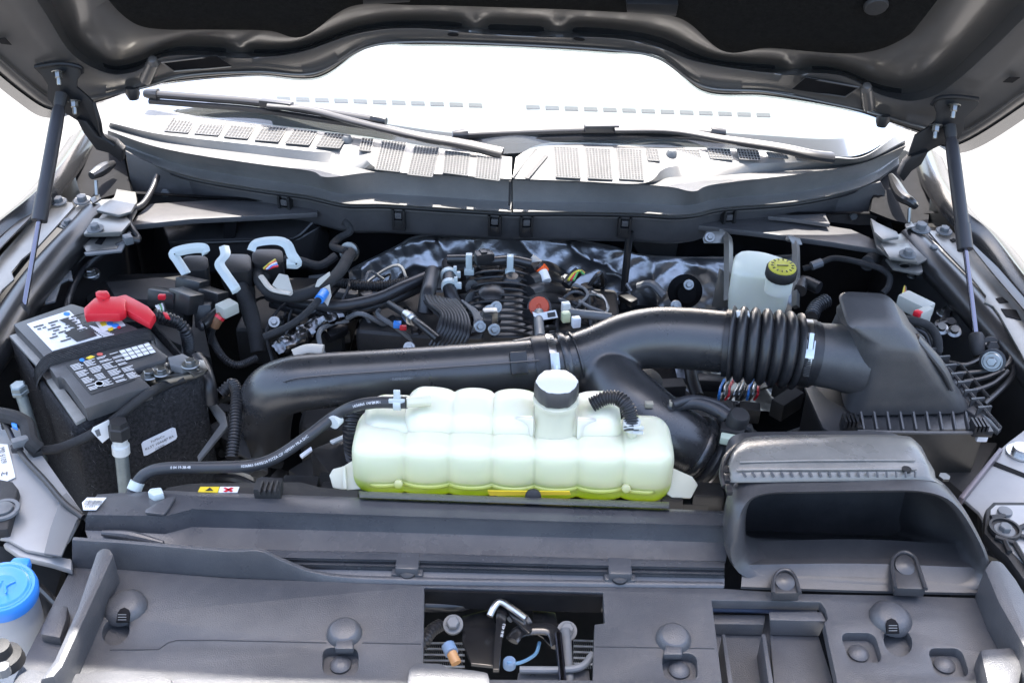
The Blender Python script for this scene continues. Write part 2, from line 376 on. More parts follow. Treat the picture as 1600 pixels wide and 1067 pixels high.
for a, b in ((1491, 164), (1463, 196)):
    p = Y(a, b, 1.78); d = Vector((-.1, -.55, -.82))
    bolt(p, d, .0065, hg2, M_zinc, h=.01); MB().lathe([(0, 0), (.0038, 0), (.0038, .022), (.003, .024), (0, .024)], p, d, 12).build('stud', M_zinc, hg2)
def strut(t_, j, s_, bt, lbl):
    T, B = Y(*t_, 1.765), Z(*bt, .03); d = (B-T).normalized()
    k = (Vector(Z(*j, 0))-CAM)
    # joint of body and rod: point of the strut axis nearest the sight line
    def at(px): # parameter where the axis projects nearest that pixel row
        best = min((abs(px-proj(T.lerp(B, i/200))[1]), i/200) for i in range(201)); return T.lerp(B, best[1])
    J = at(j[1]); S = at(s_[1])
    t = thing('gas_strut', lbl, 'gas strut', B)
    MB().lathe([(0, 0), (.0085, 0), (.011, .012), (.0118, .04), (.0118, (J-T).length-.045), (.0132, (J-T).length-.045), (.0132, (J-T).length), (0, (J-T).length)], T, d, 20).build('body', M_greypl if 0 else M_strut, t)
    MB().tube([J, B], .0046, 12).build('rod', M_chrome, t)
    MB().lathe([(0, 0), (.010, 0), (.0125, .006), (.0125, .032), (.009, .04), (0, .04)], S, d, 16).build('end_socket', M_blackm, t)
    MB().lathe([(0, 0), (.008, 0), (.0105, -.01), (.0105, -.028), (0, -.03)], T+d*.006, d, 16).build('upper_socket', M_blackm, t)
    sg = -1 if B.x < 0 else 1
    MB().tube([S+d*.02, S+d*.02+Vector((sg*.05, .0, 0))], .007, 10).build('ball_stud', M_zinc, t)
    bolt(S+d*.02+Vector((sg*.02, -.005, -.002)), (0, -.8, .6), .011, t, M_blackm)
def proj(p):
    d = p-CAM; q = Vector((d.dot(XX), d.dot(UP), d.dot(FW))); u, v = q.x/q.z*FPX, q.y/q.z*FPX
    c, s_ = math.cos(ROLL), math.sin(ROLL); return (u*c+v*s_+800, 533.5-(-u*s_+v*c))
M_strut = mat('strut_body_paint', (.03, .029, .033), .4, nscale=20, namt=.1)
strut((93, 165), (66, 345), (36, 478), (34, 500), 'dark gas strut rising over the battery to the hood')
strut((1486, 215), (1512, 390), (1527, 520), (1528, 545), 'dark gas strut rising over the air filter box to the hood')

# ================================================================== windscreen and dashboard
M_glass = bpy.data.materials.new('windscreen_glass'); M_glass.use_nodes = True; t_ = M_glass.node_tree; t_.nodes.clear()
N = t_.nodes.new; L = t_.links.new
out = N('ShaderNodeOutputMaterial'); tr = N('ShaderNodeBsdfTransparent'); tr.inputs[0].default_value = (.86, .92, .9, 1)
gl = N('ShaderNodeBsdfGlossy'); gl.inputs['Roughness'].default_value = .03; df = N('ShaderNodeBsdfDiffuse'); df.inputs[0].default_value = (.75, .78, .76, 1)
fr = N('ShaderNodeFresnel'); fr.inputs[0].default_value = 1.55; m1 = N('ShaderNodeMixShader'); m2 = N('ShaderNodeMixShader')
L(fr.outputs[0], m1.inputs[0]); L(tr.outputs[0], m1.inputs[1]); L(gl.outputs[0], m1.inputs[2]); m2.inputs[0].default_value = .06
L(m1.outputs[0], m2.inputs[1]); L(df.outputs[0], m2.inputs[2]); L(m2.outputs[0], out.inputs[0])
WB = [(120, 120), (185, 152), (240, 170), (300, 183), (400, 196), (500, 208), (600, 222), (700, 236), (800, 240), (900, 228), (1010, 232), (1115, 235), (1200, 240), (1300, 246), (1355, 238), (1405, 205), (1460, 165)]
gb = cr(Zs(WB, .158), 6)
ws = thing('windscreen', 'sloping glass windscreen reflecting the white sky', 'windscreen', (0, 2.05, .16))
grow = []
for k in range(9):
    s_ = k/8; grow.append([p+Vector((-p.x*.16*s_, .78*s_, .5*s_+.05*math.sin(math.pi*s_))) for p in gb])
MB().sheet(grow).build('glass', M_glass, ws, sharp=80)
M_dash = mat('pale_dash_plastic', (.075, .079, .08), .6, nscale=4, namt=.06)
M_dslot = mat('dash_slot_grey', (.012, .013, .013), .7, spec=.2)
dsh = thing('dashboard', 'pale dashboard top with a row of defroster slots behind the windscreen', 'dashboard', (0, 2.4, .1))
db = [p for p in gb if abs(p.x) < .8]
drow = [[p+Vector((-p.x*.1*s_, .06+.75*s_, .014+.1285*s_)) for p in db] for s_ in (0, .3, .6, 1)]
MB().sheet([[p+Vector((0, 0, -.2)) for p in drow[0]]]+drow, (0, 0, -.004)).build('top_pad', M_dash, dsh, sharp=50)
def dashpt(px, py):
    yb = 2.0
    for _ in range(6):
        p = PL(px, py, (Vector((0, yb+.06, .1742)), Vector((0, -.1689, .9856)))); q = min(db, key=lambda d: abs(d.x-p.x)); yb = q.y
    return p
for k in range(26):
    a = 432+k*30; y_ = 151+(a-432)*.034
    if k in (11, 12): continue
    Q = [dashpt(*q) for q in ((a, y_), (a+21, y_+.7), (a+22, y_+6), (a+1, y_+5.5))]
    MB().prism(Q, (0, 0, -.003)).build('defroster_slot', M_dslot, dsh)
# ================================================================== cowl panel
M_cowl = mat('weathered_cowl_plastic', (.115, .112, .108), .42, spec=1.0, nscale=6, namt=.14, bump=.25, bscale=700, dust=.22, dustcol=(.36, .35, .33), rvar=.06)
M_trim = mat('cowl_trim_plastic', (.07, .068, .07), .42, nscale=9, namt=.12, bump=.15, bscale=800, dust=.1)
M_vent = mat('vent_dark', (.02, .02, .021), .6)
cw = thing('windscreen_cowl', 'grey plastic cowl panel with vent grilles below the windscreen', 'cowl', (0, 1.95, .1))
def lift(rows_, zs): return [cr([Z(a, b, z) for a, b in r_], 8) for r_, z in zip(rows_, zs)]
A0 = [(178, 150), (240, 166), (300, 179), (400, 192), (490, 203), (560, 212), (600, 218), (700, 234), (800, 246)]
A1 = [(172, 192), (240, 208), (300, 216), (400, 227), (490, 237), (558, 240), (598, 266), (700, 273), (799, 280)]
A2 = [(168, 204), (235, 227), (300, 241), (400, 256), (484, 267), (512, 277), (592, 269), (700, 275), (799, 282)]
A3 = [(168, 216), (222, 240), (300, 266), (400, 284), (480, 295), (540, 308), (600, 309), (700, 315), (799, 321)]
A4 = [(a-1, b+10) for a, b in A3]
B0 = [(806, 246), (842, 226), (900, 223), (1010, 227), (1060, 229), (1115, 231), (1200, 236), (1300, 245), (1352, 243), (1408, 202)]
B1 = [(801, 279), (845, 281), (900, 283), (1006, 286), (1042, 262), (1110, 257), (1200, 255), (1290, 253), (1350, 250), (1414, 220)]
B2 = [(801, 281), (845, 283), (900, 285), (1010, 289), (1052, 293), (1085, 299), (1118, 288), (1250, 272), (1345, 256), (1416, 228)]
B3 = [(801, 321), (845, 321), (900, 321), (1000, 323), (1050, 326), (1088, 323), (1130, 314), (1250, 304), (1350, 280), (1404, 246)]
B4 = [(a+1, b+10) for a, b in B3]
for q in ((A0, A1, A2, A3, A4), (B0, B1, B2, B3, B4)):
    m_ = mid(q[1], q[2], .5); f_ = mid(q[2], q[3], .85)
    rs = lift([q[0], mid(q[0], q[1], .15), q[1], m_, q[2], mid(q[2], q[3], .12), f_, q[3], q[4], [(a, b+2) for a, b in q[4]]], [.158, .166, .153, .136, .146, .138, .099, .097, .0975, .087])
    # the top deck, the trough and the front face
    MB().sheet(rs, (0, .002, -.003)).build('panel', M_cowl, cw, sharp=28)
VP = [plane3(Z(240, 168, .1665), Z(560, 213, .1665), Z(400, 227, .155)), plane3(Z(600, 220, .1665), Z(795, 247, .1665), Z(700, 273, .155)),
      plane3(Z(845, 228, .1665), Z(1010, 230, .1665), Z(930, 283, .155)), plane3(Z(1060, 232, .1665), Z(1290, 247, .1665), Z(1150, 255, .155))]
def vent(q, pl, n, m, slat=None):
    pl = (pl[0]+pl[1]*.0018, pl[1]); Q = [PL(a, b, pl) for a, b in q]
    o = MB().prism(Q, -pl[1]*.002).build('vent_grille', M_vent, cw)
    b = MB()
    L_ = lambda s_, t: Q[0].lerp(Q[1], s_).lerp(Q[3].lerp(Q[2], s_), t)
    wd = (Q[1]-Q[0]).length/n
    for k in range(n+1):
        b.tube([L_(k/n, 0)+pl[1]*.0006, L_(k/n, 1)+pl[1]*.0006], wd*.2, 4)
    for k in range(m+1): b.tube([L_(0, k/m)+pl[1]*.0004, L_(1, k/m)+pl[1]*.0004], .0011, 4)
    b.build('slats', slat or M_cowl, o)
def vq(x, y, w_, h_, sk, dr): return [(x+sk, y), (x+w_+sk, y+dr), (x+w_, y+h_+dr), (x, y+h_)]
for x, y in ((257, 184), (304, 188), (350, 193), (398, 198), (446, 203), (494, 208)): vent(vq(x, y, 36, 21, 14, 3), VP[0], 7, 5)
vent(vq(561, 216, 18, 19, 5, 2), VP[0], 4, 4)
for x, y in ((586, 220), (637, 228)): vent(vq(x, y, 38, 45, 11, 4), VP[1], 8, 16)
for x, y in ((692, 236), (742, 244)): vent(vq(x, y, 38, 34, 4, 5), VP[1], 8, 12)
for x, y in ((865, 230), (915, 232), (964, 233)): vent(vq(x+4, y, 38, 47, -4+0*x, 2), VP[2], 8, 16)
vent(vq(1013, 233, 18, 18, -4, 1), VP[2], 4, 4)
for x, y, w_ in ((1061, 234, 36), (1110, 232, 35), (1156, 233, 33), (1202, 238, 30), (1246, 242, 28)): vent(vq(x, y, w_, 16 if x < 1200 else 8, -5, 2), VP[3], 7, 4)
plate('diagonal_slot', [(836, 232), (840, 232), (802, 278), (798, 277)], (VP[2][0]+VP[2][1]*.002, VP[2][1]), .001, M_vent, cw, 0)
b = MB(); pd = (VP[2][0]+VP[2][1]*.004, VP[2][1])
plate('diagonal_slot', [(851, 241), (857, 243), (826, 279), (818, 278)], (VP[2][0]+VP[2][1]*.003, VP[2][1]), .001, M_vent, cw, 0)
for a, b_ in ((543, 222), (1049, 244)):
    MB().lathe([(.011, 0), (.011, .006), (.007, .013), (0, .014)], Z(a, b_, .16), UPV, 16).build('washer_nozzle', M_greypl, cw)
MB().tube([Z(797, 283, .15), Z(796, 321, .1)], .0025, 6).build('joint', M_vent, cw)
# seal strip and clip carrier hanging below the lip
lip = cr([Z(a, b, .085) for a, b in A4], 8)+cr([Z(a, b, .085) for a, b in B4], 8)
MB().tube([p+Vector((0, .006, -.006)) for p in lip], .0065, 8).build('rubber_seal', M_rubber, cw)
M_band = M_trim
c0 = [p+Vector((0, .012, -.006)) for p in lip]
c1 = [p+Vector((0, .01, -.018)) for p in lip]; c2 = [p+Vector((0, .02, -.02)) for p in lip]; c3 = [p+Vector((0, .024, -.068)) for p in lip]; c4 = [p+Vector((0, .034, -.08)) for p in lip]; c5 = [p+Vector((0, .06, -.085)) for p in lip]
tr_ = thing('cowl_seal_carrier', 'dark plastic trim strip with clips hanging under the cowl panel', 'trim strip', (0, 1.87, .03))
MB().sheet([c0, c1, c2, c3, c4, c5], (0, .003, 0)).build('strip', M_trim, tr_, sharp=40)
for cx, cy in ((441, 303), (619, 328), (774, 340), (822, 342), (973, 343), (1141, 335), (1360, 300)):
    j = min(range(len(lip)), key=lambda i: abs(proj(lip[i])[0]-cx)); p = lip[j]; d = (lip[min(j+1, len(lip)-1)]-lip[max(j-1, 0)]).normalized()
    rot = Matrix((d, Vector((-d.y, d.x, 0)), UPV)).transposed()
    b = MB()
    for s_ in (-1, 1): b.box(p+d*s_*.0105+Vector((0, .012, -.032)), (.005, .018, .036), rot)
    b.box(p+Vector((0, .014, -.048)), (.026, .016, .022), rot)
    b.build('clip', M_black, tr_, .0012)
    MB().box(p+Vector((0, .009, -.026)), (.013, .012, .012), rot).build('clip_tongue', M_trim, tr_, .001)
# side shelves of the cowl
sh = thing('cowl_side_shelf', 'tapering dark shelf under the cowl beside the heater housing', 'bracket', Z(340, 330, .04))
plate('shelf', [(204, 352), (214, 336), (235, 318), (330, 312), (440, 311), (480, 316), (497, 322), (496, 332), (420, 336), (300, 342)], hz(.045), .012, M_trim, sh, .003)
plate('side_wall', [(196, 236), (222, 250), (300, 282), (380, 300), (440, 314), (300, 318), (236, 322), (218, 330), (206, 300)], vt(1.985), .004, M_trim, sh, .001)
bolt(Y(260, 301, 1.98), (0, -1, .3), .009, sh, M_greypl, 'trim_plug', washer=False)
sh2 = thing('cowl_side_shelf', 'tapering dark shelf under the cowl beside the brake fluid reservoir', 'bracket', Z(1240, 360, .04))
plate('shelf', [(1090, 352), (1094, 343), (1110, 338), (1180, 338), (1250, 345), (1330, 358), (1375, 378), (1386, 392), (1300, 378), (1180, 362)], hz(.045), .012, M_trim, sh2, .003)
plate('side_wall', [(1112, 336), (1150, 322), (1250, 312), (1330, 298), (1376, 284), (1384, 300), (1366, 352), (1340, 352), (1250, 342)], vt(1.985), .004, M_trim, sh2, .001)
plate('fin', [(1200, 338), (1290, 334), (1291, 338), (1297, 350), (1240, 342)], hz(.06), .008, M_trim, sh2, .001)
bolt(Y(1332, 337, 1.98), (0, -1, .3), .009, sh2, M_greypl, 'trim_plug', washer=False)
# ================================================================== wipers
def wiper(lbl, blade, arm, conn, zb):
    t = thing('wiper', lbl, 'wiper', Z(*arm[-1], .19))
    bl = cr([Z(a, b, zb) for a, b in blade], 8)
    MB().tube(bl, .0105, 10, squash=.8).build('blade_spoiler', M_greypl if 0 else M_wip, t)
    MB().tube([p+Vector((0, -.006, -.014)) for p in bl], .0065, 6).build('rubber_blade', M_rubber, t)
    for e, d in ((bl[0], bl[0]-bl[1]), (bl[-1], bl[-1]-bl[-2])):
        MB().tube([e-d.normalized()*.02, e+d.normalized()*.004, e+d.normalized()*.01], [.0128, .0128, .008], 10).build('end_cap', M_wip, t)
    MB().tube([Z(a, b, zb+.008-(zb+.008-.172)*(k/(len(arm)-1))**1.5) for k, (a, b) in enumerate(arm)], [.008, .009, .0105, .0125, .015], 10, smooth=6, squash=.7).build('arm', M_wip, t)
    c = Z(*conn, zb+.008); d = (bl[-1]-bl[0]).normalized(); rot = Matrix((d, Vector((-d.y, d.x, 0)), UPV)).transposed()
    MB().box(c, (.07, .02, .016), rot).build('connector', M_wip, t, .004)
M_wip = mat('wiper_satin_black', (.02, .02, .022), .32, nscale=20, namt=.1)
wiper('wiper with its arm running down to the cowl over the battery side', [(233, 147), (300, 152), (400, 160), (500, 175), (596, 189)], [(418, 166), (480, 172), (560, 192), (650, 213), (725, 226), (785, 240)], (432, 163), .2)
wiper('wiper lying flat along the middle of the cowl', [(715, 211), (800, 207), (920, 203), (1050, 204), (1126, 208)], [(960, 204), (1050, 205), (1130, 218), (1220, 232), (1270, 243), (1300, 247)], (940, 200), .186)
# ================================================================== fenders and inner structure
def fender(edge, sg, lbl, cat='fender'):
    t = thing('fender', lbl, cat, edge[len(edge)//2])
    e = cr(edge, 6)
    inner = [p+Vector((-sg*.014, 0, -.012)) for p in e]; inner2 = [p+Vector((-sg*.02, 0, -.03)) for p in e]
    o1 = [p+Vector((sg*.012, 0, -.004)) for p in e]; o2 = [p+Vector((sg*.05, 0, -.03)) for p in e]; o3 = [p+Vector((sg*.1, 0, -.12)) for p in e]; o4 = [p+Vector((sg*.13, 0, -.8)) for p in e]
    MB().sheet([inner2, inner, e, o1, o2, o3, o4]).build('outer_skin', M_paint, t, sharp=50)
    return t
M_rail = mat('satin_black_steel', (.014, .014, .015), .3, coat=.2, nscale=6, namt=.25, dust=.05)
el = ZZ([(-150, 480, .085), (-60, 395, .09), (0, 345, .09), (50, 305, .1), (92, 262, .105), (122, 222, .11), (140, 195, .115)])
fl = fender(el, -1, 'black fender edge beside the battery and gas strut')
er_ = ZZ([(1442, 225, .11), (1462, 272, .105), (1500, 322, .1), (1545, 360, .095), (1600, 430, .09), (1660, 500, .09), (1740, 590, .085)])
fr_ = fender(er_, 1, 'black fender edge beside the air filter box')
def structure(name, lbl, cat, base): return thing(name, lbl, cat, base)
# --- battery side
ap = thing('inner_fender', 'black steel inner fender with grey brackets beside the battery', 'inner fender', Z(60, 430, .03))
def wall(p, parent, name='apron_wall', m=None):
    a = cr(p, 5); MB().sheet([a, [q+Vector((0, 0, -.06)) for q in a], [q+Vector((0, 0, -.6)) for q in a]]).build(name, m or M_rail, parent, sharp=50)
MB().tube(ZZ([(-90, 640, .03), (-20, 560, .03), (40, 468, .03), (85, 412, .035), (122, 372, .04), (150, 340, .04)]), .03, 18, smooth=6).build('rail_tube', M_rail, ap)
wall(ZZ([(-80, 640, .02), (20, 540, .02), (70, 455, .02), (130, 390, .03), (180, 340, .04), (195, 290, .05)]), ap)
plate('gutter_flange', [(-60, 520), (0, 400), (34, 362), (64, 328), (88, 315), (112, 316), (116, 322), (62, 382), (34, 405), (18, 425), (22, 436), (4, 452), (-50, 530)], hz(.062), .004, M_primer, ap, .0012)
plate('gutter_lip', [(-40, 420), (0, 372), (56, 318), (60, 326), (0, 388), (-40, 440)], hz(.078), .003, M_rail, ap, .001)
plate('gutter_floor', [(-60, 480), (0, 385), (60, 322), (160, 235), (175, 255), (120, 320), (60, 385), (0, 460), (-50, 560)], hz(.04), .003, M_rail, ap, .001)
plate('bracket_plate', [(88, 352), (100, 335), (128, 318), (150, 312), (214, 308), (214, 328), (205, 345), (188, 366), (158, 367), (128, 367), (110, 360)], hz(.058), .005, M_primer, ap, .0018)
plate('bracket_pad', [(130, 365), (146, 341), (200, 340), (204, 346), (190, 362)], hz(.066), .006, M_primer, ap, .002)
plate('bracket_step', [(150, 328), (162, 318), (178, 308), (182, 295), (212, 300), (214, 315), (205, 330), (185, 336)], hz(.075), .006, M_primer, ap, .002)
plate('bracket_tab', [(127, 380), (133, 373), (186, 366), (196, 368), (182, 388), (135, 393)], hz(.045), .005, M_primer, ap, .0015)
plate('bracket_slot', [(148, 380), (156, 371), (166, 371), (158, 382)], hz(.0465), .001, M_deep, ap, 0)
plate('bracket_rim', [(182, 389), (206, 352), (209, 356), (190, 392), (134, 398), (131, 394)], hz(.05), .004, M_greypl, ap, .001)
plate('vertical_web', [(50, 470), (75, 440), (112, 400), (136, 396), (110, 418), (114, 438), (106, 436), (95, 442), (86, 470), (70, 474), (72, 445), (60, 460), (54, 478)], hz(.022), .004, M_greypl, ap, .001)
for a, b, z_, r_ in ((92, 316, .066, .009), (129, 314, .066, .010), (106, 349, .06, .007), (149, 358, .068, .009), (143, 428, .0, .009)):
    bolt(Z(a, b, z_), (0, -.1, 1), r_, ap, M_greypl if z_ > .03 else M_zinc)
MB().tube(ZZ([(143, 275, .1), (152, 270, .1), (165, 262, .1), (178, 255, .1)]), [.008, .012, .012, .006], 10, smooth=5).build('stop_arm', M_rail, ap)
MB().tube([Z(150, 282, .1), Z(151, 305, .075)], .0035, 8).build('stop_pin', M_zinc, ap)
plate('stop_foot', [(140, 310), (155, 303), (158, 310), (145, 318)], hz(.075), .004, M_rail, ap)
MB().sheet([cr(ZZ([(110, 250, .08), (150, 225, .09), (190, 230, .09)]), 5), cr(ZZ([(130, 320, .05), (175, 305, .06), (205, 300, .06)]), 5)], (0, .01, -.01)).build('corner_panel', M_deep, ap)
# --- filter side
ap2 = thing('inner_fender', 'black steel inner fender with grey brackets beside the air filter', 'inner fender', Z(1540, 480, .03))
MB().tube(ZZ([(1420, 375, .04), (1452, 408, .04), (1500, 458, .035), (1560, 525, .03), (1620, 590, .03), (1700, 690, .03)]), .028, 18, smooth=6).build('rail_tube', M_rail, ap2)
wall(ZZ([(1385, 310, .05), (1400, 370, .04), (1440, 425, .02), (1500, 490, .02), (1560, 560, .02), (1700, 720, .02)]), ap2)
plate('gutter_flange', [(1450, 360), (1488, 362), (1502, 372), (1540, 408), (1600, 476), (1660, 560), (1660, 640), (1600, 560), (1562, 492), (1552, 478), (1538, 472), (1541, 462), (1520, 436), (1470, 384)], hz(.062), .004, M_primer, ap2, .0012)
plate('flange_slot', [(1556, 466), (1566, 464), (1576, 472), (1562, 473)], hz(.0635), .001, M_deep, ap2, 0)
plate('flange_slot', [(1564, 482), (1588, 484), (1596, 500), (1572, 494)], hz(.0635), .001, M_deep, ap2, 0)
plate('flange_slot', [(1484, 374), (1490, 372), (1497, 376), (1488, 378)], hz(.0635), .001, M_deep, ap2, 0)
plate('gutter_lip', [(1500, 362), (1560, 418), (1640, 510), (1640, 530), (1550, 425)], hz(.078), .003, M_rail, ap2, .001)
plate('gutter_floor', [(1420, 250), (1450, 300), (1500, 350), (1600, 450), (1700, 580), (1700, 660), (1600, 520), (1500, 410), (1430, 350), (1400, 300)], hz(.04), .003, M_rail, ap2, .001)
plate('bracket_plate', [(1360, 345), (1375, 350), (1402, 366), (1430, 360), (1450, 366), (1470, 392), (1478, 402), (1450, 404), (1436, 411), (1390, 402), (1370, 385)], hz(.058), .005, M_primer, ap2, .0018)
plate('bracket_pad', [(1376, 380), (1420, 379), (1434, 408), (1390, 402)], hz(.066), .006, M_primer, ap2, .002)
plate('bracket_step', [(1360, 340), (1372, 348), (1402, 362), (1405, 370), (1380, 374), (1366, 362)], hz(.075), .006, M_primer, ap2, .002)
plate('bracket_tab', [(1384, 404), (1440, 411), (1442, 424), (1436, 427), (1396, 419)], hz(.045), .005, M_primer, ap2, .0015, holes=[ell(1414, 414, 9, 4.5)])
plate('stay', [(1480, 470), (1492, 452), (1496, 455), (1488, 480), (1478, 510), (1468, 508)], hz(.01), .006, M_rail, ap2, .001)
for a, b, z_, r_ in ((1475, 362, .066, .009), (1438, 358, .07, .011), (1418, 398, .068, .009), (1458, 391, .062, .008), (1475, 490, .0, .008), (1473, 507, .0, .008), (1424, 432, .0, .005), (1577, 505, .05, .010)):
    bolt(Z(a, b, z_), (0, -.1, 1), r_, ap2, M_greypl if z_ > .03 else M_zinc)
MB().tube(ZZ([(1392, 275, .1), (1408, 305, .1), (1422, 315, .1), (1430, 322, .09)]), [.006, .012, .013, .008], 10, smooth=5).build('stop_arm', M_rail, ap2)
MB().tube([Z(1421, 325, .1), Z(1420, 347, .075)], .0035, 8).build('stop_pin', M_zinc, ap2)
plate('stop_foot', [(1414, 350), (1424, 346), (1430, 354), (1416, 356)], hz(.075), .004, M_primer, ap2)
MB().sheet([cr(ZZ([(1372, 260, .09), (1415, 235, .09), (1455, 280, .08)]), 5), cr(ZZ([(1360, 330, .06), (1400, 345, .06), (1450, 355, .05)]), 5)], (0, .01, -.01)).build('corner_panel', M_deep, ap2)
# ================================================================== firewall, heater housing, foil shield, undertray
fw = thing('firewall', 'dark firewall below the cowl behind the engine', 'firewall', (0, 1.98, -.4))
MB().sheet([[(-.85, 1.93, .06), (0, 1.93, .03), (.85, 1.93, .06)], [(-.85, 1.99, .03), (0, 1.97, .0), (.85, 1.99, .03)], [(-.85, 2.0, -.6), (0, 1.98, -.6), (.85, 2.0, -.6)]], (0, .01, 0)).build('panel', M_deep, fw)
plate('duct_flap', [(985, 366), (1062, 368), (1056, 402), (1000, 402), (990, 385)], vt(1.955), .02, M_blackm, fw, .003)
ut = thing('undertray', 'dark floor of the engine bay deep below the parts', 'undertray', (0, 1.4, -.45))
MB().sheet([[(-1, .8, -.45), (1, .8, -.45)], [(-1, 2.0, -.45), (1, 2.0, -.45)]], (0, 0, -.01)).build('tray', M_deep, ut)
hb = thing('heater_housing', 'black moulded heater housing under the cowl behind the relay connectors', 'housing', Z(390, 400, -.1))
b = MB()
fr0 = [(252, 345), (500, 338), (508, 352), (468, 378), (268, 378), (254, 365)]
b.loft([[Y(x, y, 1.97) for x, y in [(240, 330), (505, 325), (515, 365), (512, 440), (260, 450), (240, 420)]], [Y(x, y, 1.93) for x, y in [(250, 345), (500, 335), (506, 362), (498, 432), (272, 438), (252, 400)]], [Y(x, y, 1.88) for x, y in [(262, 378), (465, 374), (500, 352), (480, 420), (290, 428), (270, 400)]]])
b.build('case', M_black, hb, .006, 3)
MB().tube([Y(262, 372, 1.9), Y(275, 380, 1.882), Y(345, 378, 1.878), Y(400, 376, 1.878), Y(458, 372, 1.878), Y(488, 348, 1.9)], .004, 8, smooth=4).build('edge_bead', M_black, hb)
plate('strap_groove', [(350, 345), (370, 345), (366, 380), (348, 378)], vt(1.885), .02, M_deep, hb, .002)
# foil
M_foil = mat('dull_foil', (.36, .36, .37), .34, metal=.9, nscale=8, namt=.2, rvar=.06, bump=.9, bscale=55)
sf = thing('heat_shield', 'crumpled silver foil heat shield across the firewall', 'heat shield', (0, 1.95, -.3))
top = [(545, 425), (560, 415), (620, 385), (650, 370), (720, 366), (800, 364), (880, 372), (950, 384), (1000, 398), (1060, 402), (1120, 402), (1180, 402), (1240, 398)]
tp = cr([Y(a, b, 1.94) for a, b in top], 22)
rows = []
for k in range(72):
    r_ = []
    for j, p in enumerate(tp):
        q = p+Vector((0, -.12*k/71, -.3*k/71))
        n1 = noise.noise(Vector((q.x*6, q.z*6, 3)))*.03+(.5-abs(noise.noise(Vector((q.x*9+q.z*6, q.z*8-q.x*4, 9)))))**2*.06+abs(noise.noise(Vector((q.x*34+q.z*20, q.z*18, 5))))*.004+abs(noise.noise(Vector((q.x*14-q.z*18, q.z*14, 1))))*.010
        r_.append(q+Vector((0, -n1*(1 if k else .3), 0)))
    rows.append(r_)
MB().sheet(rows).build('foil', M_foil, sf, sharp=70)
MB().tube([p+Vector((0, -.002, .001)) for p in tp], .002, 6).build('folded_edge', M_foil, sf)
# ================================================================== intake pipe
ip = thing('intake_pipe', 'black moulded intake pipe with a Y branch crossing the engine bay', 'intake pipe', Z(700, 640, 0))
lp = cr(ZZ([(412, 690, -.10), (414, 650, -.03), (422, 618, .022), (452, 602, .045), (500, 595, .052), (600, 588, .056), (720, 580, .062), (842, 571, .068)]), 10)
MB().tube(lp, lambda t: .042-.001*t+.002*math.exp(-((t-.25)/.12)**2), 40).build('left_tube', M_pipe, ip, sharp=60)
MB().tube([p+Vector((0, -.004, 0))+(CAM-p).normalized()*.0409+UPV*.012 for p in lp[28:]], .0012, 5).build('mould_seam', M_pipe, ip)
rp = cr(ZZ([(842, 571, .068), (885, 566, .07), (930, 553, .078), (975, 536, .09), (1020, 528, .098), (1075, 529, .1), (1135, 535, .1)]), 10)
yb = MB().tube(rp, lambda t: .041+.007*min(max((t-.15)/.5, 0), 1), 40)
bp = cr(ZZ([(905, 560, .072), (930, 568, .066), (955, 594, .056), (985, 630, .04), (1030, 668, .02), (1075, 698, -.005), (1105, 716, -.025)]), 10)
yb.tube(bp, lambda t: .036+.012*min(t*2.2, 1)+.003*math.sin(t*3), 40)
# web that closes the crotch of the Y
wp = cr(ZZ([(930, 555, .074), (958, 548, .076), (985, 552, .076)]), 8)
yb.tube(cr(ZZ([(900, 566, .066), (925, 575, .062), (952, 585, .06), (972, 598, .054)]), 8), [.036, .042, .040, .034], 30)
yb.tube(ZZ([(925, 556, .07), (960, 560, .072), (985, 566, .07)]), [.034, .038, .024], 24, smooth=5)
yo = yb.build('y_tube', M_pipe, ip, sharp=180)
md = yo.modifiers.new('r', 'REMESH'); md.mode = 'VOXEL'; md.voxel_size = .0028; md.use_smooth_shade = True
md = yo.modifiers.new('s', 'SMOOTH'); md.iterations = 14; md.factor = .5
def ringat(path, i, r, wd, m, nm, parent=ip, th=.003):
    p = path[i]; d = (path[min(i+1, len(path)-1)]-path[max(i-1, 0)]).normalized()
    MB().lathe([(r-.004, -wd/2), (r+th*.6, -wd/2), (r+th, -wd/4), (r+th, wd/4), (r+th*.6, wd/2), (r-.004, wd/2)], p, d, 40).build(nm, m, parent, sharp=40)
    return p, d
ringat(rp, 1, .041, .03, M_rubber, 'coupling', th=.005)
ringat(rp, 9, .041, .012, M_pipe, 'collar', th=.006); ringat(rp, 13, .041, .004, M_pipe, 'collar', th=.005)
p, d = ringat(rp, 4, .046, .011, M_steel, 'hose_clamp', th=.0015)
vd = (CAM-p).normalized(); vd = (vd-d*vd.dot(d)).normalized(); b_ = d.cross(vd)
rot = Matrix((d, b_, vd)).transposed()
MB().box(p+vd*.05+b_*-.004, (.014, .026, .009), rot).build('clamp_screw_housing', M_steel, ip, .002)
MB().tube([p+vd*.051+b_*.002, p+vd*.051+b_*.026], .005, 10).build('clamp_screw', M_steel, ip)
b = MB()
for k in range(7): b.box(p+vd*.0485+b_*(-.03-.0032*k), (.008, .0014, .001), rot)
b.build('clamp_teeth', M_blackm, ip)
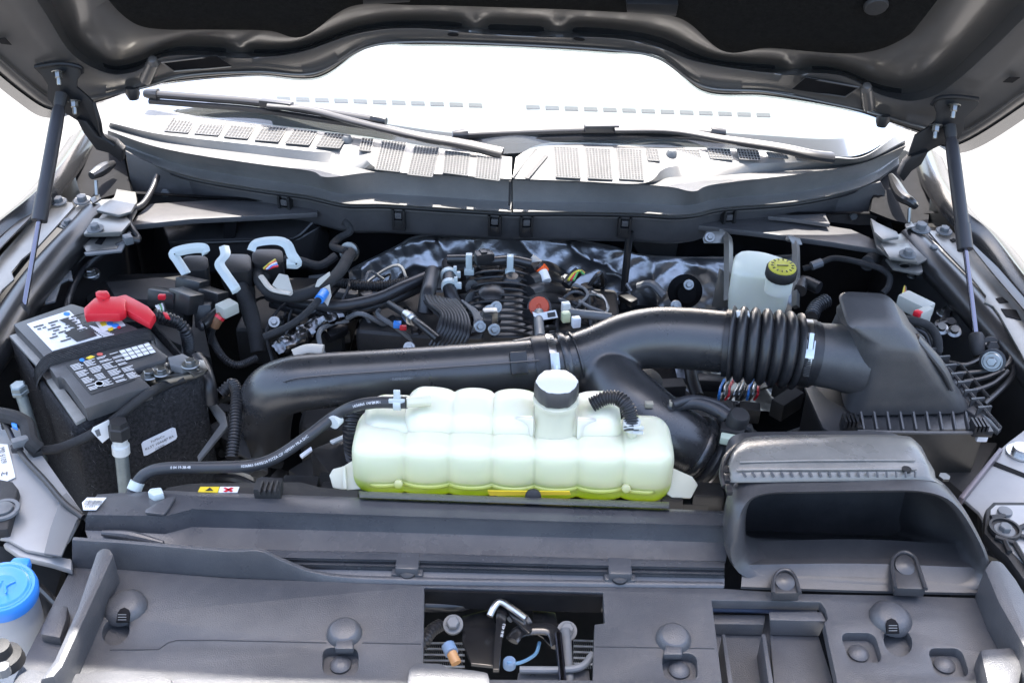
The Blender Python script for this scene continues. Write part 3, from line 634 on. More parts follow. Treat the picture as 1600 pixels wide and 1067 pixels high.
# snap tab on the left tube's end
q = Z(832, 550, .1)
MB().box(lp[-4]+(vd*.043)+b_*-.006, (.026, .034, .012), rot).build('snap_tab', M_black, ip, .003)
plate('snap_tab', [(800, 531), (830, 525), (850, 524), (852, 530), (832, 533), (804, 537)], hz(.106), .01, M_black, ip, .002)
p2, d2 = ringat(bp, 52, .05, .014, M_pipe, 'collar', th=.006); ringat(bp, 56, .05, .012, M_rubber, 'coupling', th=.009); ringat(bp, 58, .05, .006, M_steel, 'hose_clamp', th=.011)
MB().tube([bp[-1], bp[-1]+d2*.02, bp[-1]+d2*.08+Vector((0, 0, -.05))], [.05, .048, .045], 30, smooth=5).build('turbo_hose', M_rubber, ip)
# moulded lettering on the pipe
for k, tx in enumerate(('>PA66-GF30<', '0 3 0 1 2', 'PP-EPDM')):
    text_tube(cr([q_+Vector((0, -.004, -.004)) for q_ in lp[50:]], 2), .044, .012+.004*k, .006, tx, M_greypl, ip)
for k in range(18):
    a, b2 = 672+(k % 9)*6, 612+(k//9)*7
    s_ = PL(a, b2+2, (lp[55]+(CAM-lp[55]).normalized()*.041, (CAM-lp[55]).normalized()))
    MB().box(s_, (.003, .002, .002)).build('moulded_mark', M_greypl, ip)
# ================================================================== bellows
be = thing('intake_bellows', 'ribbed black rubber bellows with steel clamp before the filter box', 'bellows', Z(1195, 590, .02))
e0, e1 = Z(1132, 536, .1), Z(1272, 553, .098)
n_ = 140; path = [e0.lerp(e1, i/n_)+Vector((0, -.004*math.sin(math.pi*i/n_), .004*math.sin(math.pi*i/n_))) for i in range(n_+1)]
def bel(t):
    if t < .06: return .052
    if t > .80: return .05
    u = (t-.06)/.74*6; return .047+.0125*abs(math.cos(math.pi*(u-.0)))**.55
MB().tube(path, bel, 44).build('ribbed_sleeve', M_rubber, be, sharp=60)
dd = (e1-e0).normalized(); vd = (CAM-e1).normalized(); vd = (vd-dd*vd.dot(dd)).normalized(); bb = dd.cross(vd)
pc = e0.lerp(e1, .885); clamp_ring(pc, dd, .0505, .012, M_steel, be, 'hose_clamp', .0016, 44)
for t in (.82, .95): clamp_ring(e0.lerp(e1, t), dd, .0495, .006, M_rubber, be, 'end_bead', .003, 44)
rot = Matrix((dd, bb, vd)).transposed()
MB().box(pc+vd*.0535+bb*-.006, (.015, .028, .007), rot).build('clamp_screw_housing', M_steel, be, .002)
MB().tube([pc+vd*.055+bb*-.006, pc+vd*.055+bb*-.03], .0055, 10).build('clamp_screw', M_steel, be)
b = MB()
for k in range(10): b.box(pc+vd*.0525+bb*(.01+.0026*k), (.009, .0012, .001), rot)
b.build('clamp_teeth', M_blackm, be)
MB().box(e0+dd*.02+UPV*.055, (.02, .014, .006)).build('alignment_tab', M_clipw, be, .002)
# ================================================================== air filter box
ab = thing('air_filter_box', 'grey plastic air filter box with sloping lid and ribbed front flange', 'air filter box', Z(1420, 640, -.1))
lidb = [Z(1322, 650, .03), Z(1523, 645, .03), Z(1440, 520, .03), Z(1290, 505, .03)]
lidm = [Z(1352, 546, .148), Z(1446, 556, .148), Z(1408, 482, .17), Z(1300, 475, .17)]
lidt = [Z(1326, 514, .18), Z(1418, 514, .18), Z(1394, 457, .2), Z(1306, 452, .2)]
def ringsub(r_, n=6, rnd=.12):
    o = []; m = len(r_)
    for i in range(m):
        a, b2, c = r_[i-1], r_[i], r_[(i+1) % m]; la, lc = min((a-b2).length*.45, rnd), min((c-b2).length*.45, rnd)
        s0, s1 = b2+(a-b2).normalized()*la, b2+(c-b2).normalized()*lc
        for k in range(n+1):
            t = k/n; o.append(s0*(1-t)**2+b2*2*t*(1-t)+s1*t*t)
    return o
def shrink(r_, t, dz): c = sum(r_, Vector())/len(r_); return [c.lerp(p, t)+Vector((0, 0, dz)) for p in r_]
lm = [ringsub(lidb, rnd=.035), ringsub([a.lerp(b2, .5) for a, b2 in zip(lidb, lidm)], rnd=.035), ringsub([a.lerp(b2, .85) for a, b2 in zip(lidb, lidm)], rnd=.03), ringsub(lidm, rnd=.02)]
lt = ringsub(lidt, rnd=.02)
lm += [shrink(ringsub([a.lerp(b2, .12) for a, b2 in zip(lidm, lidt)], rnd=.026), .965, .006), shrink(lt, .97, -.003), shrink(lt, .88, .001), shrink(lt, .4, .002)]
MB().loft(lm).build('lid', M_box, ab, sharp=70)
nk = [e1-dd*.01, e1+dd*.03, Z(1345, 562, .095)]
MB().tube(nk, [.0475, .05, .056], 40, smooth=6).build('inlet_neck', M_box, ab, sharp=60)
MB().tube([Z(1432, 527, .155), Z(1470, 572, .11), Z(1487, 605, .075)], [.010, .014, .010], 14, smooth=6, squash=.5).build('lid_emboss', M_box, ab)
fl_px = [(1252, 592), (1268, 596), (1292, 622), (1326, 640), (1528, 640), (1560, 668), (1338, 676), (1300, 676), (1286, 668)]
plate('flange', fl_px, hz(.024), .006, M_box, ab, .0015)
plate('flange_side', [(1415, 505), (1440, 520), (1528, 640), (1566, 668), (1560, 674), (1510, 640), (1412, 515)], hz(.03), .008, M_box, ab, .0015)
for k in range(9):
    a = 1344+k*20.5
    MB().prism([Z(a, 642, .052), Z(a+3, 643, .052), Z(a+8, 670, .036), Z(a+5, 670, .036)], (0, 0, -.01)).build('rib', M_box, ab)
for k in range(9):
    t = k/9; p = Z(1445+t*95, 532+t*118, .045); p2 = Z(1452+t*97, 530+t*118, .032)
    MB().prism([p, p+Vector((0, .004, 0)), p2+Vector((.012, .004, 0)), p2+Vector((.012, 0, 0))], (0, 0, -.015)).build('rib', M_box, ab)
MB().tube([Z(1340, 674, .034), Z(1450, 676, .034), Z(1536, 676, .034)], .003, 6).build('front_rail', M_box, ab)
MB().tube([Z(1415, 508, .036), Z(1490, 585, .036), Z(1563, 668, .036)], .003, 6).build('side_rail', M_box, ab)
base = [Z(1262, 600, .018), Z(1300, 674, .018), Z(1540, 674, .018), Z(1440, 530, .018)]
MB().loft([base, [p+Vector((0, 0, -.03)) for p in base], [p*.98+Vector((.01, .02, -.2)) for p in base]]).build('base', M_black, ab, .004)
for a, b2 in ((1330, 665), (1532, 672)):
    MB().box(Z(a, b2, .034), (.03, .02, .012)).build('clip_body', M_black, ab, .002)
    for k in range(4): MB().box(Z(a-11+k*6, b2-8, .044), (.003, .022, .012)).build('clip_fin', M_black, ab)
    MB().box(Z(a+3, b2+8, .02), (.016, .008, .02)).build('clip_hook', M_bluelab, ab, .002)
# support bracket with ribs and rubber mount
br = [(1478, 563), (1510, 570), (1542, 553), (1560, 545)]
MB().tube(ZZ([(1482, 566, .03), (1512, 570, .03), (1540, 555, .03), (1556, 548, .04)]), .004, 8, smooth=5).build('bracket_rib', M_black, ab)
MB().tube(ZZ([(1496, 584, .028), (1530, 581, .03), (1566, 575, .035), (1580, 560, .04), (1572, 550, .04)]), .004, 8, smooth=5).build('bracket_rib', M_black, ab)
MB().tube(ZZ([(1506, 597, .028), (1540, 590, .03), (1568, 578, .035)]), .004, 8, smooth=5).build('bracket_rib', M_black, ab)
MB().tube(ZZ([(1518, 612, .028), (1550, 600, .03), (1575, 580, .035)]), .004, 8, smooth=5).build('bracket_rib', M_black, ab)
MB().tube(ZZ([(1538, 632, .026), (1560, 612, .028), (1580, 590, .03), (1584, 572, .035)]), .0045, 8, smooth=5).build('bracket_rib', M_black, ab)
MB().tube(ZZ([(1502, 572, .03), (1545, 622, .028)]), .0035, 8).build('bracket_rib', M_black, ab)
pm = Z(1551, 564, .045)
MB().lathe([(0, -.02), (.014, -.02), (.014, -.006), (.02, -.004), (.02, .004), (.012, .006), (0, .006)], pm, (-.5, -.75, .4), 22).build('rubber_mount', M_rubber, ab)
MB().lathe([(0, .006), (.016, .006), (.016, .009), (0, .009)], pm, (-.5, -.75, .4), 22).build('washer', M_zinc, ab)
bolt(pm+Vector((-.5, -.75, .4)).normalized()*.009, (-.5, -.75, .4), .008, ab, M_zinc)
# ================================================================== coolant tank
M_tank = bpy.data.materials.new('milky_tank_plastic'); M_tank.use_nodes = True; t_ = M_tank.node_tree; p_ = t_.nodes['Principled BSDF']
N = t_.nodes.new; L = t_.links.new
tc = N('ShaderNodeTexCoord'); sp = N('ShaderNodeSeparateXYZ'); L(tc.outputs['Object'], sp.inputs[0])
ns = N('ShaderNodeTexNoise'); ns.inputs['Scale'].default_value = 14; ns.inputs['Detail'].default_value = 3; L(tc.outputs['Object'], ns.inputs['Vector'])
ad = N('ShaderNodeMath'); ad.operation = 'MULTIPLY_ADD'; L(ns.outputs[0], ad.inputs[0]); ad.inputs[1].default_value = .006; L(sp.outputs[2], ad.inputs[2])
rg = N('ShaderNodeMapRange'); rg.inputs[1].default_value = -.015; rg.inputs[2].default_value = .145; L(ad.outputs[0], rg.inputs[0])
cr_ = N('ShaderNodeValToRGB'); L(rg.outputs[0], cr_.inputs[0]); e_ = cr_.color_ramp.elements
e_[0].position = .0; e_[0].color = (.42, .55, .0, 1); e_[1].position = 1; e_[1].color = (.79, .78, .64, 1)
for po, co in ((.2, (.42, .56, .01, 1)), (.27, (.46, .55, .12, 1)), (.31, (.6, .61, .32, 1)), (.5, (.69, .7, .48, 1)), (.7, (.75, .75, .58, 1))):
    k = e_.new(po); k.color = co
L(cr_.outputs[0], p_.inputs['Base Color']); p_.inputs['Roughness'].default_value = .35
p_.inputs['Subsurface Weight'].default_value = .5; p_.inputs['Subsurface Radius'].default_value = (.02, .025, .015); p_.inputs['Subsurface Scale'].default_value = 1
n2 = N('ShaderNodeTexNoise'); n2.inputs['Scale'].default_value = 35; n2.inputs['Detail'].default_value = 3; L(tc.outputs['Object'], n2.inputs['Vector'])
bm_ = N('ShaderNodeBump'); bm_.inputs['Strength'].default_value = .12; bm_.inputs['Distance'].default_value = .004; L(n2.outputs[0], bm_.inputs['Height']); L(bm_.outputs[0], p_.inputs['Normal'])
M_milk = mat('milky_plastic', (.6, .59, .45), .4, sss=.3)
ct = thing('coolant_tank', 'milky lobed coolant tank with lime coolant in front of the engine', 'coolant tank', Z(800, 780, 0))
def xat(px, py, y_): return Y(px, py, y_).x
SL = math.tan(ROLL)*0
def lobes(prof, xs, bnd, pinch, endr, zoff, nstep=120):
    """prof: closed list of (y,z); xs: (x0,x1); bnd: lobe boundaries in x"""
    cy = sum(a for a, b2 in prof)/len(prof); cz = sum(b2 for a, b2 in prof)/len(prof); rings = []
    edges = [xs[0]]+bnd+[xs[1]]
    for i in range(nstep+1):
        u = i/nstep; u = .5-.5*math.cos(math.pi*u) if 0 else u
        # denser at the ends
        x = xs[0]+(xs[1]-xs[0])*u
        if i < 10: x = xs[0]+(xs[1]-xs[0])*(10/nstep)*(i/10)**2
        if i > nstep-10: x = xs[1]-(xs[1]-xs[0])*(10/nstep)*((nstep-i)/10)**2
        k = max(j for j in range(len(edges)-1) if edges[j] <= x+1e-9) if x < edges[-1] else len(edges)-2
        v = (x-edges[k])/(edges[k+1]-edges[k]); g_ = 1-abs(math.sin(math.pi*v))**.38
        if (k == 0 and v < .5) or (k == len(edges)-2 and v > .5): g_ = 0
        de = min(x-xs[0], xs[1]-x); e = 1 if de > endr else math.sqrt(max(1-(1-de/endr)**2, 0)); e = .55+.45*e if de > 1e-6 else .5
        ring = []
        for a, b2 in prof:
            dy, dz = a-cy, b2-cz; L_ = math.hypot(dy, dz); s_ = (L_-pinch*g_*(1 if b2 > .01 else .6))/L_*e
            ring.append(Vector((x, cy+dy*s_, cz+dz*s_+zoff)))
        rings.append(ring)
    return MB().loft(rings)
def prof_s(pts, n=6): return [(p.x, p.y) for p in cr([Vector((a, b2, 0)) for a, b2 in pts], n, True)]
fprof = prof_s([(1.112, .0), (1.103, .022), (1.1025, .058), (1.108, .079), (1.126, .0865), (1.16, .087), (1.2, .082), (1.21, .05), (1.21, 0.0), (1.16, -.006)])
xf = [xat(a, 725, 1.105) for a in (547, 630, 701, 769, 836, 905, 975, 1057)]
lobes(fprof, (xf[0], xf[-1]), xf[1:-1], .011, .026, 0).build('front_chamber', M_tank, ct, sharp=80)
rprof = prof_s([(1.135, .02), (1.14, .07), (1.147, .1), (1.162, .11), (1.2, .111), (1.23, .1), (1.24, .06), (1.235, .01), (1.18, 0)])
xr = [xat(a, 645, 1.17) for a in (632, 707, 771, 838, 903, 972)]
lobes(rprof, (xr[0], xr[-1]), xr[1:-1], .010, .024, 0).build('rear_chamber', M_tank, ct, sharp=80)
lprof = [(a, b2-.016) for a, b2 in rprof]
lobes(lprof, (xat(566, 665, 1.17), xat(660, 665, 1.17)), [], .0, .03, 0, 60).build('rear_side_chamber', M_tank, ct, sharp=80)
# welded seam rim and ears
rim = [Vector((x, 1.1-.001+.0075*0, .021)) for x in (xf[0]+.02, xf[-1]-.02)]
sr = []
for i in range(141):
    x = xf[0]+.012+(xf[-1]-xf[0]-.024)*i/140; k = max(j for j in range(7) if xf[j] <= x); v = (x-xf[k])/(xf[k+1]-xf[k]); g_ = 1-abs(math.sin(math.pi*v))**.55
    if (k == 0 and v < .5) or (k == 6 and v > .5): g_ = 0
    ed = min(i, 140-i)/8; sr.append(Vector((x, 1.1015+.009*g_+(.02*(1-min(ed, 1))**2), .024)))
MB().tube(sr, .003, 8).build('weld_seam', M_tank, ct)
def earpl(px, nm): return plate(nm, px, (Vector((0, 1.118, .02)), Vector((0, -.6, .8))), .006, M_milk, ct, .002)
earpl([(514, 742), (520, 732), (536, 728), (552, 718), (566, 700), (580, 730), (585, 762), (540, 766), (520, 762)], 'ear')
earpl([(1040, 770), (1046, 728), (1064, 736), (1082, 744), (1091, 757), (1080, 778), (1050, 777)], 'ear')
plate('ear_rib', [(534, 728), (540, 728), (542, 764), (536, 764)], (Vector((0, 1.114, .025)), Vector((0, -.6, .8))), .004, M_milk, ct, .001)
for a, b2 in ((623, 754), (978, 761)): MB().lathe([(0, 0), (.006, 0), (.006, .006), (.003, .007), (0, .007)], Y(a, b2, 1.106), (0, -1, .3), 14).build('moulded_stud', M_tank, ct)
capc = Z(868, 636, .118)
MB().lathe([(.034, -.04), (.029, -.015), (.027, .008), (.0315, .010), (.0315, .015), (.025, .017), (.022, .02), (0, .02)], capc, UPV, 36).build('filler_neck', M_milk, ct)
for s_ in (-1, 1): MB().prism([capc+Vector((s_*.03, -.02, -.005)), capc+Vector((s_*.062, -.012, -.012)), capc+Vector((s_*.064, -.006, -.05)), capc+Vector((s_*.03, -.025, -.05))], (0, .006, 0)).build('neck_gusset', M_tank, ct, .002)
M_cap = mat('cap_dark_skirt', (.05, .05, .052), .45, nscale=20, namt=.1); M_capt = mat('cap_top_painted_glare', (.68, .68, .68), .4)  # pale top colour paints in the glare on a dark cap
def teeth(r_, h, k): return r_*(1.0+(.05 if (k % 8) in (0, 1) and r_ > .02 else 0))
cp = MB().lathe([(0, .018), (.0278, .018), (.029, .020), (.0285, .040), (.027, .0425), (.024, .0435)], capc, UPV, 48, teeth=teeth).build('cap', M_cap, ct, sharp=40)
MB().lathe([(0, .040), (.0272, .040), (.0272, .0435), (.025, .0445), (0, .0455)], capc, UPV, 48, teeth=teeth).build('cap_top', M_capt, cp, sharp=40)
# bracket under the tank
tb = thing('tank_bracket', 'black bracket bar carrying the coolant tank', 'bracket', Z(800, 790, 0))
MB().box((Z(800, 780, .0)+Vector((0, .03, -.015))), (.55, .05, .02)).build('bar', M_black, tb, .003)
for a, b2, w_ in ((525, 775, .04), (560, 776, .03), (1018, 778, .03), (1048, 782, .03), (1104, 776, .045), (425, 768, .04), (470, 765, .05)):
    MB().box(Z(a, b2, -.004), (w_, .03, .03)).build('foot', M_black, tb, .004)
MB().lathe([(0, 0), (.011, 0), (.011, .006), (.006, .009), (0, .009)], Y(833, 775, 1.085), (0, -1, .4), 16).build('grommet', M_blackm, tb)
plate('warning_tag', [(762, 767), (890, 768), (892, 773), (765, 774)], vt(1.095), .002, M_labely, tb, 0)
plate('lower_shield', [(560, 768), (1040, 775), (1040, 790), (560, 780)], hz(-.01), .002, mat('olive_plastic', (.12, .12, .01), .4), tb, 0)
# ================================================================== battery
bt = thing('battery', 'large car battery in a black felt sleeve with printed labels', 'battery', Z(200, 720, -.2))
BZ = .045
top = [Z(10, 522, BZ), Z(236, 497, BZ), Z(322, 590, BZ), Z(113, 668, BZ)]
# sleeve ring
ro = ringsub(top, 5, .018); ri = shrink(ringsub(top, 5, .014), .93, 0); dn = Vector((0, 0, -.24))
rr = [[p+dn for p in ro], [p+dn*.5 for p in ro], [p+Vector((0, 0, -.03)) for p in ro], [p+Vector((0, 0, -.004)) for p in ro], [a.lerp(b2, .25) for a, b2 in zip(ro, ri)], [a.lerp(b2, .7)+Vector((0, 0, .001)) for a, b2 in zip(ro, ri)], [p+Vector((0, 0, -.006)) for p in ri], [p+Vector((0, 0, -.04)) for p in ri]]
fine = []
for r_ in rr:
    f = []
    for i, p in enumerate(r_):
        q = r_[(i+1) % len(r_)]; m = 6 if (q-p).length > .03 else 1
        for k in range(m): f.append(p.lerp(q, k/m))
    fine.append([p+Vector((noise.noise(p*40), noise.noise(p*40+Vector((9, 0, 0))), noise.noise(p*40+Vector((0, 9, 0)))))*.0022 for p in f])
sl_ = MB().loft(fine, caps=False).build('felt_sleeve', M_felt, bt, sharp=80)
# stray fibres on the sleeve
b = MB(); rnd = random.Random(3)
for k in range(420):
    i = rnd.randrange(4); a, c = top[i], top[(i+1) % 4]; 
    if i in (0, 1) and rnd.random() < .6: continue
    p = a.lerp(c, rnd.random())+Vector((0, 0, -rnd.random()*.16)); nn = (c-a).cross(UPV).normalized()
    if nn.dot(CAM-p) < 0: nn = -nn
    q = p+nn*(.003+.006*rnd.random())+Vector((rnd.uniform(-1, 1), rnd.uniform(-1, 1), rnd.uniform(-1, 1)))*.006
    b.add([p, p+Vector((.0005, 0, .0004)), q], [(0, 1, 2)])
b.build('felt_fibres', mat('grey_fibre', (.14, .14, .14), .9), sl_, kind='stuff')
MB().loft([[p+Vector((0, 0, -.05)) for p in shrink(top, .9, 0)], shrink(top, .9, -.008)]).build('case', M_batt, bt, .004)
M_ledge = mat('pale_ledge_plastic', (.22, .215, .2), .5, nscale=30, namt=.2)
# side ledge strips in pale plastic
plate('ledge', [(14, 524), (28, 520), (74, 566), (60, 574)], hz(BZ+.006), .006, M_ledge, bt, .0012)
plate('ledge', [(72, 594), (86, 588), (134, 652), (118, 660)], hz(BZ+.006), .006, M_ledge, bt, .0012)
# rear lid
LZ = BZ+.024
plate('rear_lid', [(20, 506), (112, 474), (172, 492), (216, 513), (236, 528), (225, 536), (200, 538), (72, 562), (64, 552)], hz(LZ), .02, M_batt, bt, .003)
plate('rear_label', [(42, 506), (108, 485), (124, 500), (128, 508), (160, 526), (82, 548)], hz(LZ+.001), .001, M_white, bt, 0)
plate('hazard_label', [(149, 503), (184, 493), (196, 508), (160, 518)], hz(LZ+.001), .001, M_white, bt, 0)
for q, m_ in (([(156, 504), (164, 502), (167, 507), (159, 509)], M_labely), ([(168, 513), (176, 511), (177, 515), (170, 517)], M_labely), (ell(172, 505, 5, 3), M_blue), (ell(180, 508, 6, 3), M_blue), (ell(176, 499, 4, 2.4), M_red), (ell(186, 511, 3, 2), M_red), (ell(104, 490, 5, 2.6), M_blue)):
    plate('pictogram', q, hz(LZ+.0022), .001, m_, bt, 0)
rnd = random.Random(5)
b = MB()
for k in range(46):     # lines of small print on the rear label
    t, s_ = rnd.random(), rnd.choice([.15, .25, .35, .45, .55, .65, .75, .85])
    a = 46+t*70+s_*36; c = 505-t*19+s_*38
    if t+s_ > 1.5: continue
    w_ = rnd.uniform(4, 14); P = [Z(a, c, LZ+.0022), Z(a+w_, c-w_*.3, LZ+.0022), Z(a+w_+1, c-w_*.3+1.6, LZ+.0022), Z(a+1, c+1.6, LZ+.0022)]
    b.add(P, [(0, 1, 2, 3)])
for q in ([(100, 520), (118, 512), (124, 518), (140, 512), (152, 524), (120, 534), (112, 528)], [(92, 500), (104, 496), (118, 506), (124, 514), (112, 510)]):
    b.add([Z(x, y_, LZ+.0024) for x, y_ in q], [tuple(range(len(q)))])
b.build('small_print', M_ink, bt)
b = MB()
for k in range(9):
    a = 128+k*4; c = 500+k*.5
    b.add(Zs([(140+k*2.6, 508+k*2.1), (152+k*3.2, 523-(9-k)*1.3), (153+k*3.2, 524-(9-k)*1.3), (140+k*2.6, 510+k*2.1)], LZ+.0022), [(0, 1, 2, 3)])
b.build('small_print', M_wink, bt)
# webbing strap
M_web = mat('woven_strap', (.028, .028, .03), .75, bump=.8, bscale=900, nscale=150, namt=.4)
sa = cr(ZZ([(54, 596, .03), (60, 580, .06), (78, 562, .074), (120, 549, .075), (180, 533, .075), (232, 522, .074), (240, 532, .05)]), 6); wv = (Z(72, 580, .07)-Z(66, 560, .07))*.85
bstr = MB().sheet([[p-wv*.5 for p in sa], [p-wv*.25+UPV*.001 for p in sa], [p+UPV*.0015 for p in sa], [p+wv*.25+UPV*.001 for p in sa], [p+wv*.5 for p in sa]], (0, 0, -.003)).build('strap', M_web, bt)
b = MB()
for k in range(7):
    o = wv*(-.42+.14*k); b.tube([p+o+UPV*.0018 for p in sa], .0009, 4)
b.build('strap_ribs', M_web, bstr)
# front lid with printed label
FL_ = .02+BZ
lid = plate('front_lid', [(76, 573), (90, 566), (218, 528), (228, 530), (262, 556), (258, 562), (210, 576), (213, 581), (236, 604), (197, 614), (192, 617), (133, 638), (100, 592), (94, 588), (88, 590)], hz(FL_+.008), .024, M_batt, bt, .003)
M_lab2 = mat('charcoal_label', (.035, .035, .036), .4)
plate('front_label', rrect(0, 0, 1, 1, .04) and [(103, 571), (106, 566), (218, 533), (224, 534), (236, 548), (235, 552), (192, 566), (212, 590), (211, 593), (143, 616), (139, 614)], hz(FL_+.0092), .001, M_lab2, bt, 0)
b = MB(); zl = FL_+.0104
def lab(u, v): # u along the label's long axis, v across
    p0, p1, p2 = Vector((104, 570)), Vector((190, 545)), Vector((140, 614)); return p0+(p1-p0)*u+(p2-p0)*v
rnd = random.Random(11)
for r_ in range(24):
    v = .05+r_*.039
    for c in range(4):
        u = .04+c*.24; w_ = rnd.uniform(.13, .21)
        if r_ % 6 == 5 or rnd.random() < .08: continue
        P = [lab(u, v), lab(u+w_, v), lab(u+w_, v+.018), lab(u, v+.018)]
        b.add([Z(p.x, p.y, zl) for p in P], [(0, 1, 2, 3)])
for c in range(5):
    for r_ in range(3):
        x, y_ = 186+c*9.5+r_*4, 548-c*2.6+r_*5.2; b.add(Zs([(x, y_), (x+8, y_-2.2), (x+11.5, y_+2), (x+3.5, y_+4.4)], zl), [(0, 1, 2, 3)])
b.build('label_print', M_wink, bt)
for q, m_ in (([(134, 559), (142, 555), (148, 557), (140, 561)], M_labely), (ell(128, 562, 4, 2.4), M_blue), (ell(156, 553, 5, 2.4), mat('red_print', (.5, .1, .08), .5)), (ell(155, 599, 7, 4.4), M_wink), (ell(155, 599, 5.8, 3.4), M_lab2)):
    plate('pictogram', q, hz(zl+.0008), .0006, m_, bt, 0)
MB().lathe([(0, 0), (.0035, 0), (.0035, .002), (0, .002)], Z(209, 622, .05), (.2, -1, .1), 10).build('vent_hole', M_deep, bt)
# felt sleeve part-number label
SP = plane3(Z(113, 668, BZ), Z(322, 590, BZ), Z(113, 668, BZ)+Vector((0, 0, -.1))); SP = (SP[0]+SP[1]*.0035, SP[1])
plate('part_label', [(221, 694), (224, 690), (270, 668), (274, 669), (277, 682), (275, 686), (230, 711), (225, 712)], SP, .001, M_bluelab, bt, 0)
for tx, c, h in (('FoMoCo', (246, 685), 4.6), ('KL3T 10A687 BA', (249, 691), 4.6), ('C500L', (250, 698), 4.6)):
    text_on(SP, c, (c[0]+40, c[1]-19), h, tx, M_ink, bt, .0012, 'part_number', 43 if len(tx) > 8 else None)
# positive terminal cover
rc = thing('terminal_cover', 'red plastic cover over the positive battery terminal', 'terminal cover', Z(180, 490, .06))
def redseg(px, z_, th, nm): plate(nm, px, hz(z_), th, M_red, rc, .004)
redseg([(130, 481), (148, 464), (182, 462), (196, 466), (196, 484), (186, 490), (140, 490), (132, 492)], .094, .016, 'hood')
redseg([(176, 464), (196, 459), (210, 466), (232, 478), (243, 490), (234, 505), (214, 494), (196, 484)], .088, .014, 'cable_shroud')
redseg([(148, 456), (153, 453), (168, 453), (172, 460), (164, 464), (150, 462)], .098, .008, 'top_tab')
redseg([(154, 489), (160, 483), (178, 483), (180, 486), (178, 490), (158, 492)], .086, .006, 'step')
text_on(hz(.0945), (162, 470), (182, 464), 9, '+', mat('dark_red_print', (.3, .01, .02), .4), rc, .0008, 'plus_mark')
pc_path = cr(ZZ([(240, 492, .07), (256, 496, .062), (276, 503, .05), (290, 518, .03), (294, 545, -.02), (292, 575, -.06)]), 10)
hose('positive_cable', ZZ([(240, 492, .07), (256, 496, .062), (276, 503, .05), (290, 518, .03), (294, 545, -.02), (292, 575, -.06)]), .0095, M_rubber, None, 'black ribbed conduit leaving the red terminal cover', 'cable', 14, 10, ribs=.006)
plate('cable_clip_tab', [(254, 487), (261, 488), (266, 497), (258, 495)], hz(.08), .004, M_red, rc, .001)
# negative terminal
ng = thing('negative_terminal', 'zinc negative battery clamp with bolts and current sensor', 'battery clamp', Z(265, 585, .05))
plate('terminal_well', [(211, 577), (262, 560), (300, 575), (262, 596), (238, 604)], hz(BZ+.006), .004, M_blackm, ng, .001)
MB().lathe([(0, 0), (.014, 0), (.013, .018), (.007, .02), (0, .02)], Z(253, 588, BZ+.004), UPV, 24).build('post', M_zinc, ng)
MB().lathe([(.0135, .006), (.021, .006), (.021, .014), (.0135, .014)], Z(253, 588, BZ+.004), UPV, 24).build('clamp_ring', M_zinc, ng)
MB().box(Z(234, 590, BZ+.014), (.024, .02, .016)).build('clamp_jaw', M_zinc, ng, .003)
bolt(Z(234, 587, BZ+.022), UPV, .008, ng, M_zinc); bolt(Z(253, 583, BZ+.026), UPV, .007, ng, M_zinc)
plate('sensor_body', [(262, 558), (285, 552), (302, 560), (300, 568), (284, 574), (266, 570)], hz(BZ+.028), .014, M_greypl, ng, .002)
plate('bus_bar', [(284, 572), (300, 562), (318, 562), (325, 576), (320, 582), (304, 588), (296, 580)], hz(BZ+.026), .004, M_zinc, ng, .001, holes=[ell(310, 578, 4, 2.2, 10)])
bolt(Z(298, 570, BZ+.027), UPV, .008, ng, M_zinc)
MB().box(Z(276, 590, BZ+.012), (.06, .012, .01), Matrix.Rotation(R(24), 3, 'Z')).build('cable_lug', M_zinc, ng, .002)
npath = [(288, 590, .055), (262, 600, .05), (236, 612, .048), (205, 634, .04), (172, 660, .03), (135, 682, .02), (98, 698, .012), (70, 703, .012), (45, 699, .02)]
nc = thing('negative_cable', 'taped grey battery cable running across the felt sleeve with white tag', 'cable', Z(160, 670, .0))
# keep the cable in front of the sleeve
NP = [PL(a, b2, (SP[0]+SP[1]*.01, SP[1])) if 100 < a < 262 else Z(a, b2, z_) for a, b2, z_ in npath]
MB().tube(NP, .0068, 12, smooth=8).build('cable', M_loom, nc)
plate('tag', [(143, 674), (146, 668), (170, 656), (172, 658), (176, 672), (175, 680), (160, 692)], (SP[0]+SP[1]*.019, SP[1]), .001, M_white, nc, 0)
plate('tag_print', [(148, 673), (155, 670), (158, 680), (152, 682)], (SP[0]+SP[1]*.0198, SP[1]), .0004, M_greypl, nc, 0)
plate('cable_clip', [(42, 690), (56, 686), (62, 696), (66, 704), (50, 708), (42, 700)], hz(.028), .012, M_blackm, nc, .002)
# battery hold-down bolts
hbk = thing('hold_down_bolt', 'long grey green bolt with hex head beside the felt sleeve', 'bolt', Z(60, 700, -.1))
MB().tube([Z(31, 610, .03), Z(50, 670, -.03), Z(66, 720, -.1)], .0085, 14).build('shank', M_galv, hbk)
MB().lathe([(0, -.004), (.0135, -.004), (.0135, .001), (.012, .002), (.012, .010), (.01, .012), (0, .012)], Z(31, 610, .03), (-.06, -.1, 1), 6).build('head', M_galv, hbk)
pst = thing('vent_post', 'grey plastic vent post with black hex cap before the felt sleeve', 'post', Z(195, 770, -.02))
pp = [PL(a, b2, (SP[0]+SP[1]*.03, SP[1])) for a, b2 in ((186, 672), (190, 712), (196, 770), (200, 800))]
MB().tube([pp[0].lerp(pp[1], .5), pp[1], pp[2], pp[3]], .0095, 16).build('stem', M_clipg if 'M_clipg' in globals() else M_galv, pst)
axp = (pp[0]-pp[1]).normalized()
